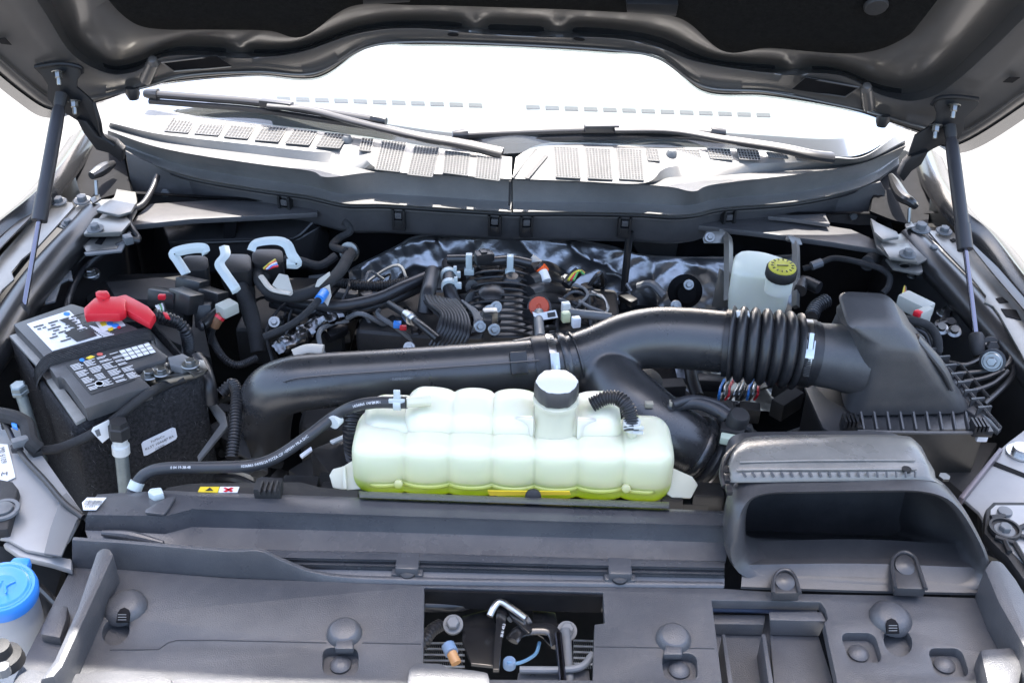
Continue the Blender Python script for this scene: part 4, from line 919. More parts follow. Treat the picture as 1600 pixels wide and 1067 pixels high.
MB().lathe([(0, -.04), (.0125, -.04), (.0125, -.026), (.0105, -.024), (.0105, -.014), (.0125, -.012), (.0125, -.006), (0, -.006)], pp[0], axp, 18).build('collar', M_clipw, pst)
MB().lathe([(0, -.012), (.0155, -.012), (.0155, .006), (.013, .008), (.0125, .016), (0, .017)], pp[0], axp, 6).build('hex_cap', M_blackm, pst)
# ================================================================== overflow hoses of the tank
ch = thing('coolant_hose', 'black coolant hose with white print from the tank to the radiator', 'hose', Z(400, 740, 0))
hp = cr(ZZ([(204, 776, .02), (212, 758, .032), (228, 740, .045), (260, 731, .052), (330, 730, .055), (392, 727, .055), (432, 714, .06), (480, 682, .078), (520, 652, .092), (550, 636, .112), (585, 629, .12), (636, 629, .128)]), 10)
MB().tube(hp, .0082, 18).build('tube', M_hose, ch, sharp=60)
L_ = 0; tot = sum((b2-a).length for a, b2 in zip(hp, hp[1:]))
for tx, s_, in (('0 04 19-38-48', .075), ('1036865 04/05/24 P2TZA CIF >EPDM< MLA D/C', .168), ('1941301', .372), ('1036865  04/  24 P', tot-.075)):
    text_tube(hp, .0082, s_, .0048, tx, M_wink, ch)
MB().lathe([(.0075, -.006), (.0095, -.006), (.0095, .006), (.0075, .006)], Z(524, 657, .09), (Z(540, 640, .09)-Z(510, 668, .09)), 18).build('clip_ring', M_clipw, ch)
MB().lathe([(.0075, -.006), (.0098, -.006), (.0098, .006), (.0075, .006)], Z(212, 759, .032), (Z(218, 745, .04)-Z(205, 775, .02)), 18).build('clip_ring', M_clip, ch)
pcx = Z(621, 629, .126)
MB().lathe([(.0078, -.005), (.0105, -.005), (.0105, .005), (.0078, .005)], pcx, XX, 18).build('spring_clip', M_clip, ch)
MB().box(pcx+Vector((0, -.002, .014)), (.009, .004, .016)).build('clip_ear', M_clip, ch, .001); MB().box(pcx+Vector((0, -.006, .007)), (.022, .004, .006)).build('clip_ear', M_clip, ch, .001)
MB().tube([hp[-1]-Vector((.002, 0, 0)), hp[-1]+Vector((.03, .012, -.004))], .0075, 14).build('nipple', M_milk, ch)
vh = thing('vent_hose', 'short ribbed black hose looping onto the tank beside the cap', 'hose', Z(985, 675, .08))
hose('tube', ZZ([(925, 632, .12), (945, 622, .13), (965, 622, .132), (978, 632, .128), (985, 650, .115), (987, 674, .1)]), .0095, M_rubber, vh, ribs=.004)
q = Z(987, 663, .106); MB().lathe([(.0095, -.006), (.0118, -.006), (.0118, .006), (.0095, .006)], q, (0, -.1, 1), 18).build('spring_clip', M_clipw, vh)
for s_ in (-1, 1): MB().box(q+Vector((.008, -.012, .004*s_)), (.014, .004, .004)).build('clip_ear', M_clipw, vh, .001)
MB().tube([Z(987, 664, .106), Z(988, 684, .08)], .007, 12).build('nipple', M_milk, vh)
# ================================================================== radiator top panel
rp_ = thing('radiator_panel', 'long stepped grey plastic panel along the radiator in front of the tank', 'panel', Z(640, 900, 0))
cols = [135, 200, 258, 300, 600, 900, 1140]
T = [([(152, 772), (200, 769), (258, 766), (300, 768), (600, 778), (900, 789), (1146, 799)], .03),
     ([(146, 780), (200, 777), (258, 774), (300, 776), (600, 784), (900, 795), (1146, 804)], .04),
     ([(136, 804), (200, 805), (258, 806), (300, 795), (600, 805), (900, 815), (1144, 821)], .042),
     ([(134, 810), (200, 811), (258, 812), (300, 799), (600, 809), (900, 819), (1143, 825)], .036),
     ([(133, 828), (200, 831), (258, 834), (300, 823), (600, 831), (900, 840), (1139, 848)], .014),
     ([(138, 842), (200, 848), (258, 854), (300, 856), (600, 862), (900, 871), (1134, 876)], .008),
     ([(140, 848), (200, 853), (258, 860), (300, 862), (600, 868), (900, 877), (1132, 882)], .016),
     ([(142, 854), (200, 858), (258, 865), (300, 868), (600, 874), (900, 882), (1132, 887)], .016),
     ([(142, 858), (200, 862), (258, 869), (300, 872), (600, 878), (900, 886), (1132, 891)], .006),
     ([(142, 864), (200, 868), (258, 875), (300, 878), (600, 884), (900, 892), (1132, 897)], .01),
     ([(142, 869), (200, 874), (258, 880), (300, 884), (600, 890), (900, 897), (1132, 902)], .0),
     ([(142, 882), (200, 887), (258, 893), (300, 898), (600, 906), (900, 911), (1132, 915)], -.006)]
MB().sheet([[Z(a, b2, z_) for a, b2 in r_] for r_, z_ in T], (0, 0, -.003)).build('panel', M_cover2, rp_, sharp=30)
plate('raised_pad', [(226, 800), (228, 795), (262, 776), (275, 775), (262, 796), (256, 803)], hz(.047), .004, M_cover2, rp_, .0018)
MB().tube(ZZ([(160, 832, .016), (200, 836, .016), (255, 848, .012)]), [.004, .007, .003], 10, smooth=4).build('swage', M_cover2, rp_)
for a, b2 in ((637, 885), (968, 893)):
    MB().box(Z(a, b2-4, .01), (.03, .03, .014)).build('clip_pocket', M_cover2, rp_, .004)
    MB().box(Z(a, b2+10, .0), (.04, .018, .012)).build('clip_base', M_cover2, rp_, .003)
    MB().lathe([(0, 0), (.011, 0), (.0105, .003), (.006, .005), (0, .0055)], Z(a, b2+8, .006), (0, -.3, 1), 20).build('push_pin', M_black, rp_)
MB().sheet([cr(ZZ([(560, 770, .03), (800, 779, .03), (1046, 787, .03)]), 4), cr(ZZ([(562, 777, .046), (800, 786, .046), (1046, 794, .046)]), 4)], (0, .004, 0)).build('rear_lip', M_cover2, rp_)
# small stickers and end cap
plate('barcode_sticker', [(128, 785), (136, 777), (166, 777), (150, 796), (130, 796)], hz(.045), .001, M_white, rp_, 0)
b = MB(); rnd = random.Random(4)
for k in range(16):
    x = 134+k*1.7; b.add(Zs([(x, 781), (x+rnd.uniform(.5, 1.2), 781), (x+rnd.uniform(.2, .6)-3, 789), (x-3.3, 789)], .0466), [(0, 1, 2, 3)])
b.build('bars', M_ink, rp_)
text_on(hz(.0455), (141, 792), (171, 792), 5, '61091', M_ink, rp_, .0012, 'sticker_number')
# label carrier behind
lc = thing('warning_label_strip', 'black radiator bracket carrying a yellow and white warning label', 'label', Z(340, 768, .03))
plate('bracket', [(262, 760), (300, 754), (470, 752), (500, 760), (560, 766), (560, 778), (300, 772), (250, 770)], hz(.03), .03, M_blackm, lc, .003)
plate('yellow_half', [(309, 768), (313, 760), (343, 760), (340, 769)], hz(.0315), .001, M_labely, lc, 0)
plate('white_half', [(341, 769), (344, 760), (374, 760), (371, 769)], hz(.0315), .001, M_white, lc, 0)
plate('warning_triangle', [(321, 766), (328, 761), (333, 766)], hz(.0325), .0006, M_ink, lc, 0)
for q in ([(349, 762), (352, 761), (364, 766), (361, 768)], [(361, 761), (365, 762), (353, 768), (349, 767)]): plate('cross_mark', q, hz(.0328), .0006, M_red, lc, 0)
MB().box(Z(420, 764, .045), (.035, .025, .02)).build('ribbed_block', M_blackm, lc, .003)
for k in range(4): MB().box(Z(408+k*8, 762, .056), (.003, .022, .008)).build('block_rib', M_blackm, lc, .001)
plate('grey_clip', [(230, 768), (234, 762), (252, 760), (256, 770), (240, 774)], hz(.05), .02, M_clip, lc, .003)
# ================================================================== front cover
fc = thing('front_cover', 'broad grained grey plastic cover over the grille with latch opening', 'cover', Z(800, 1000, -.03))
outer = [(-10, 1160), (22, 1060), (112, 886), (190, 889), (350, 902), (660, 914), (1132, 919), (1250, 927), (1420, 930), (1540, 934), (1580, 960), (1640, 1040), (1690, 1160)]
latch_h = [(663, 917), (942, 925), (945, 973), (929, 975), (926, 1062), (661, 1060)]
tray_h = [(1112, 937), (1282, 940), (1290, 952), (1294, 966), (1288, 972), (1296, 1010), (1306, 1055), (1315, 1120), (1135, 1120)]
def rq(x0, y0, x1, y1, sk=0, r_=10): return [(a+sk*(b2-y0)/(y1-y0), b2) for a, b2 in rrect(x0, y0, x1, y1, r_, 3)]
pk = [rq(504, 1011, 560, 1054, 0, 12), rq(1034, 1020, 1088, 1062, 3, 12), rq(1313, 988, 1366, 1034, 14, 11), rq(1449, 1012, 1502, 1056, 14, 11)]
kh = [ell(181, 985, 20, 24, 18, 35), ell(1403, 1001, 21, 25, 18, -35)]
plate('panel', outer, hz(0), .015, M_cover, fc, .0022, holes=[latch_h, tray_h]+pk+kh)
for i, h in enumerate(pk+kh):
    cx, cy = sum(a for a, b2 in h)/len(h), sum(b2 for a, b2 in h)/len(h)
    plate('pocket_floor', [(cx+(a-cx)*1.5, cy+(b2-cy)*1.9) for a, b2 in h], hz(-.014), .003, M_cover, fc, 0)
for a, b2 in ((532, 1040), (1061, 1048), (1341, 1022), (1475, 1040)):
    MB().lathe([(0, .0), (.0125, 0), (.0125, .003), (.009, .006), (.004, .0075), (0, .008)], Z(a, b2, -.0142), UPV, 24).build('push_pin', M_cover, fc)
for a, b2 in ((538, 983), (1052, 992)):
    MB().lathe([(.0215, -.002), (.021, .003), (.018, .0085), (.0155, .0112), (.0135, .012), (0, .0124)], Z(a, b2+7, 0), (0, -.16, 1), 28).build('dome', M_cover, fc, sharp=40)
    MB().prism(Zs([(a-11, b2+8), (a+13, b2+8), (a+15, b2+30), (a-16, b2+30)], .008), (0, 0, -.01)).build('dome_ramp', M_cover, fc, .004)
for a, b2, s_ in ((196, 945, -1), (1392, 962, 1)):
    MB().lathe([(.026, -.002), (.025, .004), (.020, .010), (.014, .0125), (0, .0132)], Z(a, b2+4, 0), (s_*.1, -.1, 1), 28).build('dome', M_cover, fc, sharp=50)
    kp = (Z(a, b2+10, .0135), Vector((0, -.55, .84)).normalized()); sh_ = -6 if s_ < 0 else 3
    plate('dome_slot', [(a-9+sh_, b2+27), (a-9+sh_*.6, b2+12), (a-6+sh_*.4, b2+6), (a+sh_*.3, b2+3), (a+6+sh_*.4, b2+6), (a+10+sh_*.6, b2+12), (a+11+sh_, b2+27)], kp, .004, M_deep, fc, .0006)
    for k in range(3): plate('slot_rung', [(a-6+sh_, b2+14+k*4), (a+7+sh_, b2+14+k*4), (a+7+sh_, b2+15.2+k*4), (a-6+sh_, b2+15.2+k*4)], (kp[0]+kp[1]*.001, kp[1]), .001, M_greypl, fc, 0)
seam = ZZ([(172, 1015, .0), (210, 1015, 0), (248, 1014, 0), (262, 1004, 0), (275, 1000, 0), (340, 1000, 0), (430, 1002, 0)])
MB().tube(seam, .0009, 5).build('mould_line', M_black, fc); MB().tube(ZZ([(430, 1002, 0), (510, 1004, 0)]), .0009, 5).build('mould_line', M_black, fc)
MB().tube(ZZ([(566, 1004, 0), (658, 1006, 0)]), .0009, 5).build('mould_line', M_black, fc); MB().tube(ZZ([(930, 1010, 0), (1116, 1013, 0)]), .0009, 5).build('mould_line', M_black, fc)
# rear wall of the cover
bt_ = cr([Vector((a, b2, 0)) for a, b2 in [(112, 888), (190, 891), (350, 903), (420, 906), (455, 908), (510, 911), (660, 915), (900, 918), (1132, 920)]], 5)
tp_ = cr([Vector((a, b2, 0)) for a, b2 in [(112, 843), (190, 848), (350, 861), (405, 861), (440, 876), (512, 899), (660, 906), (900, 910), (1132, 913)]], 5)
ra, rb = [], []
for q, p in zip(bt_, tp_): B_ = Z(q.x, q.y, -.002); rb.append(B_); ra.append(Y(p.x, p.y, B_.y+.004))
MB().sheet([rb, ra], (0, .006, 0)).build('rear_wall', M_cover, fc, .002)
plate('left_rib', [(150, 862), (160, 854), (172, 856), (178, 866), (112, 1010), (98, 1040), (84, 1056), (60, 1062), (84, 1030), (120, 950)], hz(.045), .047, M_cover, fc, .006)
plate('right_rib', [(1538, 888), (1548, 872), (1566, 874), (1590, 905), (1640, 990), (1640, 1060), (1612, 1062), (1600, 1010), (1560, 940)], hz(.05), .052, M_cover, fc, .007)
plate('side_block', [(84, 944), (106, 945), (104, 966), (94, 996), (62, 990), (66, 975)], hz(.014), .016, M_cover, fc, .004)
plate('right_block', [(1530, 1012), (1585, 1008), (1600, 1040), (1590, 1090), (1548, 1090)], hz(.03), .032, M_cover, fc, .007)
plate('front_block', [(632, 1090), (638, 1044), (650, 1032), (690, 1034), (700, 1040), (740, 1044), (764, 1048), (770, 1090)], hz(.016), .02, M_cover, fc, .006)
plate('left_front_swell', [(100, 1100), (110, 1050), (190, 1044), (250, 1047), (268, 1056), (276, 1100)], hz(.010), .012, M_cover, fc, .006)
plate('left_corner', [(0, 1090), (28, 1052), (48, 1040), (84, 1050), (96, 1100)], hz(.03), .032, M_cover, fc, .008)
for s_, px in ((0, [(1326, 1100), (1336, 1066), (1560, 1066), (1580, 1100)]), (1, [(280, 1100), (284, 1068), (540, 1064), (545, 1100)])): plate('front_step', px, hz(.006), .008, M_cover, fc, .003)
# tray in the right opening
plate('tray_floor', [(1100, 960), (1215, 960), (1215, 1150), (1100, 1150)], hz(-.05), .003, M_cover, fc, 0)
plate('tray_shelf', [(1110, 960), (1196, 960), (1194, 975), (1112, 974)], hz(-.028), .02, M_cover, fc, .002)
for px in ([(1128, 990), (1133, 990), (1150, 1100), (1142, 1100)], [(1190, 990), (1196, 990), (1214, 1100), (1206, 1100)]): plate('tray_rib', px, hz(-.01), .05, M_cover, fc, .001)
plate('tray_well', [(1203, 988), (1278, 990), (1300, 1060), (1310, 1120), (1214, 1120)], hz(-.036), .003, M_cover, fc, .001)
MB().loft([Zs([(1201, 955), (1284, 955), (1292, 970), (1203, 968)], -.006), Zs([(1203, 988), (1278, 990), (1280, 994), (1204, 992)], -.034)]).build('tray_wall', M_cover, fc, .002)
MB().tube(ZZ([(1112, 950, -.03), (1200, 952, -.03), (1275, 953, -.03)]), .005, 8).build('tray_cable', mat('blue_grey_cable', (.05, .065, .11), .4), fc)
# ================================================================== latch
lt_ = thing('hood_latch', 'black steel hood latch with bright striker rod in the cover opening', 'latch', Z(800, 1000, -.1))
bw = [Z(664, 917, 0), Z(941, 925, 0)]
MB().prism([bw[0]+Vector((0, -.003, -.001)), bw[1]+Vector((0, -.003, -.001)), bw[1]+Vector((0, -.003, -.03)), bw[0]+Vector((0, -.003, -.03))], (0, -.003, 0)).build('wall_shade_strip', M_deep, lt_)  # black strip added as painted shade over the opening's lit rear wall
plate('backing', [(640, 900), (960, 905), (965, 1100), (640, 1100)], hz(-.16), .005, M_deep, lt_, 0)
MB().tube(ZZ([(655, 946, -.03), (722, 944, -.03), (738, 934, -.03), (790, 931, -.03), (850, 934, -.03), (868, 944, -.03), (950, 946, -.03)]), .0085, 12, smooth=5).build('cross_bar', M_rail, lt_)
plate('latch_plate', [(722, 962), (768, 950), (778, 985), (775, 1040), (736, 1036), (722, 1000)], hz(-.045), .006, M_paint, lt_, .0015)
plate('latch_plate', [(832, 952), (868, 956), (876, 990), (862, 1010), (848, 995), (832, 985)], hz(-.045), .006, M_paint, lt_, .0015)
plate('catch_arm', [(776, 945), (788, 938), (796, 942), (786, 985), (780, 1045), (770, 1045), (774, 985)], hz(-.02), .006, M_paint, lt_, .001)
plate('catch_arm', [(786, 940), (796, 938), (832, 982), (826, 988), (800, 965)], hz(-.018), .005, M_paint, lt_, .001)
MB().tube(ZZ([(765, 962, -.02), (772, 948, -.015), (782, 940, -.012), (800, 950, -.012), (822, 966, -.015)]), .0045, 10, smooth=5).build('spring_wire', M_steel, lt_)
MB().tube(ZZ([(796, 968, -.03), (806, 960, -.03), (822, 966, -.03), (828, 975, -.03)]), .004, 8, smooth=5).build('spring_wire', M_greypl, lt_)
MB().tube(ZZ([(800, 1000, -.03), (815, 985, -.03), (850, 982, -.03), (866, 990, -.03), (872, 1010, -.03)]), .009, 10, smooth=5, squash=.5).build('release_lever', M_paint, lt_)
MB().tube(ZZ([(872, 990, -.012), (876, 1030, -.01), (880, 1075, -.005)]), .0048, 12).build('striker_rod', M_chrome, lt_)
MB().tube(ZZ([(884, 985, -.02), (886, 1030, -.02), (890, 1080, -.02)]), .0065, 12).build('support_rod', M_greypl, lt_)
for a, b2 in ((708, 975), (886, 985)):
    MB().lathe([(0, 0), (.0085, 0), (.0085, .008), (.007, .0095), (0, .0095)], Z(a, b2, -.035), (0, -.4, 1), 6).build('flange_nut', M_greypl, lt_)
    MB().lathe([(0, -.004), (.0125, -.004), (.0125, .001), (0, .001)], Z(a, b2, -.035), (0, -.4, 1), 22).build('washer', M_greypl, lt_)
for x0, x1, y0, n in ((660, 726, 1004, 5), (896, 930, 1000, 5)):
    for k in range(n):
        MB().tube(ZZ([(x0, y0+k*9, -.12), (x1, y0+k*9+1, -.12)]), .0016, 6).build('condenser_tube', M_alu, lt_)
        b = MB(); m = int((x1-x0)/3.2)
        for j in range(m): b.tube(ZZ([(x0+j*3.2, y0+k*9+1.5, -.122), (x0+j*3.2+1.6, y0+k*9+8, -.122)]), .0006, 4)
        b.build('fins', M_greypl, lt_)
hose('loom_sleeve', ZZ([(655, 1012, -.05), (664, 1000, -.045), (674, 985, -.045), (688, 976, -.05)]), .0075, M_rubber, lt_, ribs=.005)
MB().tube(ZZ([(700, 1008, -.03), (706, 1020, -.03)]), .0085, 12).build('sensor_head', mat('grey_blue_plastic', (.16, .24, .36), .4), lt_)
MB().tube(ZZ([(704, 1016, -.03), (713, 1036, -.035)]), .0065, 12).build('sensor_stem', mat('tan_plastic', (.45, .24, .1), .45), lt_)
MB().tube(ZZ([(792, 1035, -.04), (812, 1035, -.045), (836, 1022, -.05), (843, 1003, -.05)]), .0022, 8, smooth=5).build('blue_wire', mat('steel_blue_wire', (.12, .25, .4), .4), lt_)
MB().lathe([(0, 0), (.008, 0), (.008, .008), (.007, .01), (0, .01)], Z(796, 1040, -.05), UPV, 16).build('pivot', mat('grey_blue_plastic', (.16, .24, .36), .4), lt_)
MB().tube(ZZ([(812, 1046, -.01), (880, 1046, -.01), (910, 1040, -.01), (926, 1022, -.01)]), .0045, 10, smooth=6).build('frame_edge', M_greypl, lt_)
plate('lower_panel', [(810, 1050), (920, 1046), (930, 1120), (800, 1120)], hz(-.02), .004, M_cover, lt_, .001)
text_on(hz(-.0195), (832, 1053), (862, 1053), 10, 'X', M_black, lt_, .0008, 'stamp'); text_on(hz(-.0145), (786, 985), (789, 970), 4.5, '38-81 47L3', M_wink, lt_, .0008, 'stamp')
# ================================================================== scoop
M_scoop = mat('scoop_plastic', (.038, .038, .041), .32, spec=.55, nscale=5, namt=.1, bump=.1, bscale=900, dust=.12, rvar=.05)
M_sctop = mat('dusty_clear_plastic', (.12, .118, .112), .3, spec=.6, nscale=7, namt=.2, bump=.06, bscale=200, dust=.3, rvar=.08, dustcol=(.42, .4, .36))
sc = thing('air_inlet_duct', 'grey air inlet duct with wide open mouth beside the radiator panel', 'inlet duct', Z(1340, 900, 0))
def ring_px(px, n=5, rnd=.03): return ringsub([Z(*p) for p in px], n, rnd)
mo = ring_px([(1136, 905, .004), (1136, 800, .09), (1170, 756, .115), (1440, 752, .118), (1496, 775, .11), (1548, 868, .05), (1545, 925, .004)], 6, .045)
mi = ring_px([(1166, 872, .012), (1164, 800, .088), (1178, 771, .108), (1440, 767, .11), (1482, 782, .104), (1526, 862, .046), (1518, 886, .012)], 6, .03)
fwd = Vector((0, -.012, .004)); back = Vector((0, .03, -.004))
mid_r = [a.lerp(b2, .45)+fwd for a, b2 in zip(mo, mi)]
MB().loft([[p+back for p in mo], [p+Vector((0, .008, 0)) for p in mo], [a.lerp(b2, .12)+fwd*.6 for a, b2 in zip(mo, mi)], mid_r, [a.lerp(b2, .8)+fwd*.6 for a, b2 in zip(mo, mi)], mi, [p+Vector((0, .04, -.004)) for p in mi], [p+Vector((-.02 if p.x > .55 else 0, .085, -.012-(.03 if p.z < .05 else 0))) for p in mi], [p+Vector((-.03 if p.x > .55 else 0, .15, -.02-(.07 if p.z < .05 else 0))) for p in mi]], caps=False).build('mouth_rim', M_scoop, sc, sharp=70)
ci = [p+Vector((-.03 if p.x > .55 else 0, .15, -.02-(.07 if p.z < .05 else 0))) for p in mi]; cc = sum(ci, Vector())/len(ci)
MB().loft([ci, [cc.lerp(p, .9)+Vector((0, .04, -.03)) for p in ci]], caps=True).build('cavity', M_scoop, sc, sharp=70)
# floor and lower lip with pins
MB().sheet([cr(ZZ([(1176, 846, .01), (1340, 842, .01), (1500, 850, .012)]), 5), cr(ZZ([(1172, 872, .012), (1340, 870, .012), (1512, 876, .014)]), 5), cr(ZZ([(1164, 882, .02), (1340, 880, .02), (1520, 886, .022)]), 5), cr(ZZ([(1160, 892, .014), (1340, 894, .014), (1528, 900, .016)]), 5), cr(ZZ([(1158, 916, .006), (1340, 922, .006), (1530, 926, .008)]), 5)], (0, 0, -.004)).build('lower_lip', M_scoop, sc, sharp=50)
for a, b2, s_ in ((1226, 908, 0), (1413, 884, 1)):
    arch = [(a-18, b2+18), (a-17, b2-2), (a-11, b2-14), (a, b2-18), (a+11, b2-14), (a+18, b2-2), (a+24, b2+18)] if not s_ else [(a-14, b2+34), (a-19, b2-2), (a-14, b2-16), (a, b2-22), (a+16, b2-14), (a+23, b2+4), (a+34, b2+36)]
    MB().prism([Z(x, y_, .022) for x, y_ in arch], (0, 0, -.014)).build('pin_recess', M_scoop, sc, .002)
    MB().tube(ZZ([(x, y_, .024) for x, y_ in arch]), .0025, 8, smooth=5).build('recess_rim', M_scoop, sc)
    MB().lathe([(0, 0), (.0125, 0), (.012, .003), (.006, .0055), (0, .006)], Z(a, b2+2, .0225), (0, -.3, 1), 24).build('push_pin', M_scoop, sc)
for a in (1241, 1353): MB().tube([Z(a, 770, .1)+Vector((0, .03, 0)), Z(a-3, 790, .08)+Vector((0, .03, 0))], .0025, 6).build('divider', M_greypl, sc)
# upper clear shell
S0 = [(1140, 738, .11), (1158, 742, .122), (1300, 741, .126), (1430, 741, .122), (1462, 748, .112)]
S1 = [(1138, 725, .112), (1155, 728, .127), (1300, 727, .13), (1432, 727, .127), (1460, 735, .115)]
S2 = [(1140, 712, .112), (1162, 706, .13), (1300, 703, .133), (1425, 703, .13), (1450, 718, .112)]
S3 = [(1146, 700, .11), (1172, 690, .126), (1300, 686, .13), (1415, 686, .126), (1440, 698, .11)]
S4 = [(1152, 692, .1), (1185, 681, .11), (1300, 679, .112), (1408, 680, .11), (1430, 688, .1)]
S5 = [(1152, 700, .05), (1185, 690, .05), (1300, 690, .05), (1408, 690, .05), (1430, 700, .05)]
Sm1 = [(1136, 750, .1), (1156, 752, .116), (1300, 750, .12), (1438, 749, .117), (1475, 758, .11)]
MB().sheet([cr(ZZ(r_), 6) for r_ in (Sm1, S0, S1, S2, S3, S4, S5)], (0, 0, -.002)).build('clear_shell', M_sctop, sc, sharp=60)
MB().tube(cr(ZZ([(1150, 734, .127), (1300, 733, .131), (1432, 733, .127)]), 6), .0016, 6).build('shell_ridge', M_sctop, sc)
MB().tube(cr(ZZ([(1156, 722, .1305), (1300, 719, .1335), (1430, 719, .1305)]), 6), .0013, 6).build('shell_ridge', M_sctop, sc)
for k in range(19):
    a = 1160+k*15; lean = 6-k*.35; MB().tube(ZZ([(a, 737, .129), (a+lean, 745, .1255)]), .0016, 5).build('shell_rib', M_scoop, sc)
for k, (a, b2) in enumerate(((1131, 735), (1133, 748), (1136, 765))): MB().box(Z(a+3, b2, .11), (.008, .014, .008)).build('side_catch', M_rubber, sc, .002)
MB().lathe([(0, 0), (.006, 0), (.006, .003), (0, .003)], Z(1416, 735, .127), UPV, 14).build('shell_pin', M_black, sc)
MB().tube(ZZ([(1132, 760, .105), (1128, 740, .11), (1134, 715, .112), (1150, 698, .108)]), .004, 8, smooth=5).build('edge_seal', M_rubber, sc)
# ================================================================== lamp support plates
M_pale = mat('pale_grey_support', (.3, .3, .3), .42, metal=.2, nscale=7, namt=.1, dust=.08, dustcol=(.45, .43, .4))
sp = thing('lamp_support', 'pale grey lamp support plate beside the felt covered battery', 'support plate', Z(60, 780, 0))
plate('plate', [(-60, 640), (0, 655), (22, 660), (62, 705), (128, 798), (124, 812), (108, 842), (80, 866), (40, 858), (12, 842), (-60, 830)], hz(.02), .006, M_pale, sp, .002)
plate('plate_flange', [(12, 842), (40, 858), (80, 866), (112, 872), (112, 890), (80, 880), (30, 868), (4, 850)], hz(.012), .01, M_pale, sp, .003)
plate('sticker', [(-40, 690), (12, 694), (24, 745), (10, 752), (-40, 740)], hz(.0225), .001, M_white, sp, 0)
text_on(hz(.0228), (4, 712), (8, 736), 9, 'M0 6109', M_ink, sp, .0012, 'sticker_number'); text_on(hz(.0228), (7, 741), (30, 738), 10, 'M', M_ink, sp, .0012, 'sticker_number')
plate('strap', [(95, 775), (104, 768), (130, 800), (120, 812), (96, 868), (68, 864), (78, 825)], hz(.03), .004, mat('grey_strap', (.13, .13, .13), .5), sp, .002)
MB().tube(ZZ([(-20, 640, .04), (5, 658, .04), (22, 690, .035), (40, 718, .035), (70, 750, .035), (100, 785, .035), (130, 808, .03)]), .004, 10, smooth=5).build('cable', M_rubber, sp)
MB().tube(ZZ([(-20, 645, .05), (20, 652, .05), (42, 664, .045), (48, 690, .04), (60, 702, .03)]), .011, 10, smooth=5).build('taped_loom', M_loom, sp)
for a, b2 in ((28, 705), (12, 668)): bolt(Z(a, b2, .03), UPV, .009, sp, M_blackm, washer=False)
MB().box(Z(32, 690, .045), (.022, .012, .012), Matrix.Rotation(R(30), 3, 'Z')).build('cable_clip', M_greypl, sp, .002)
plate('blue_tab', [(17, 655), (26, 658), (27, 668), (18, 664)], hz(.05), .006, M_blue, sp, .001)
plate('adjuster_body', [(-40, 740), (20, 752), (28, 762), (22, 790), (12, 826), (-40, 830)], hz(.034), .02, M_blackm, sp, .003)
MB().lathe([(0, 0), (.02, 0), (.02, .004), (.015, .004), (.015, .001), (.012, .001), (.012, .006), (.006, .008), (0, .008)], Z(6, 798, .035), UPV, 24).build('adjuster_dial', M_greypl, sp)
sp2 = thing('lamp_support', 'pale grey lamp support plate below the air filter box', 'support plate', Z(1560, 780, 0))
plate('plate', [(1502, 776), (1506, 768), (1560, 704), (1576, 690), (1600, 672), (1680, 660), (1680, 900), (1600, 880), (1548, 830), (1530, 800)], hz(.02), .006, M_pale, sp2, .002)
plate('edge_fold', [(1498, 775), (1562, 698), (1568, 701), (1506, 779)], hz(.032), .014, mat('mauve_grey_metal', (.13, .11, .12), .4, metal=.4), sp2, .002)
plate('plate_slot', [(1550, 726), (1556, 721), (1608, 742), (1608, 748)], hz(.0215), .001, M_deep, sp2, 0)
MB().lathe([(0, 0), (.02, 0), (.02, .003), (.0125, .003), (.0125, .012), (0, .013)], Z(1594, 708, .021), UPV, 24).build('flange_bolt', M_steel, sp2)
plate('adjuster_plate', [(1541, 795), (1552, 784), (1680, 784), (1680, 960), (1600, 905), (1575, 870), (1552, 848), (1538, 832)], hz(.04), .016, M_blackm, sp2, .002)
plate('adjuster_inner', [(1548, 796), (1556, 789), (1680, 789), (1680, 920), (1600, 880), (1548, 830)], hz(.0412), .001, M_pale, sp2, 0)
for q in ([(1548, 808), (1570, 806)], [(1590, 826), (1640, 805)], [(1592, 836), (1640, 850)], [(1570, 845), (1578, 862)], [(1585, 848), (1610, 890)], [(1555, 838), (1585, 848)]):
    MB().tube([Z(*q[0], .045), Z(*q[1], .045)], .0035, 6).build('web', M_blackm, sp2)
MB().lathe([(0, 0), (.02, 0), (.02, .006), (.017, .006), (.017, .002), (0, .002)], Z(1569, 829, .043), UPV, 26).build('dial_rim', M_blackm, sp2)
bolt(Z(1569, 829, .044), UPV, .008, sp2, M_greypl); MB().lathe([(0, 0), (.0095, 0), (.009, .003), (0, .004)], Z(1570, 800, .043), UPV, 18).build('rivet', M_greypl, sp2)
MB().lathe([(0, 0), (.008, 0), (.008, .004), (0, .004)], Z(1475, 747, .03), UPV, 6).build('nut', M_zinc, sp2)
# lower frame beams
fbm = thing('corner_beams', 'black beams behind the lamp supports at the bay corners', 'frame', (0, 1.0, -.2))
for px in ([(-60, 840), (20, 855), (100, 885), (60, 1010), (-60, 1010)], [(1530, 780), (1640, 880), (1700, 1100), (1600, 1000), (1540, 900)], [(1430, 690), (1560, 690), (1510, 775), (1470, 740)]):
    plate('beam', px, hz(-.06), .02, M_blackm, fbm, .004)
MB().tube(ZZ([(40, 858, -.005), (45, 870, -.01), (48, 900, -.03), (90, 945, -.03)]), .005, 8, smooth=4).build('bracket_edge', M_rail, fbm)
MB().tube(ZZ([(1545, 862, .0), (1575, 880, .0), (1590, 930, -.01), (1600, 990, -.02)]), .012, 10, smooth=4).build('side_bar', M_rail, fbm)
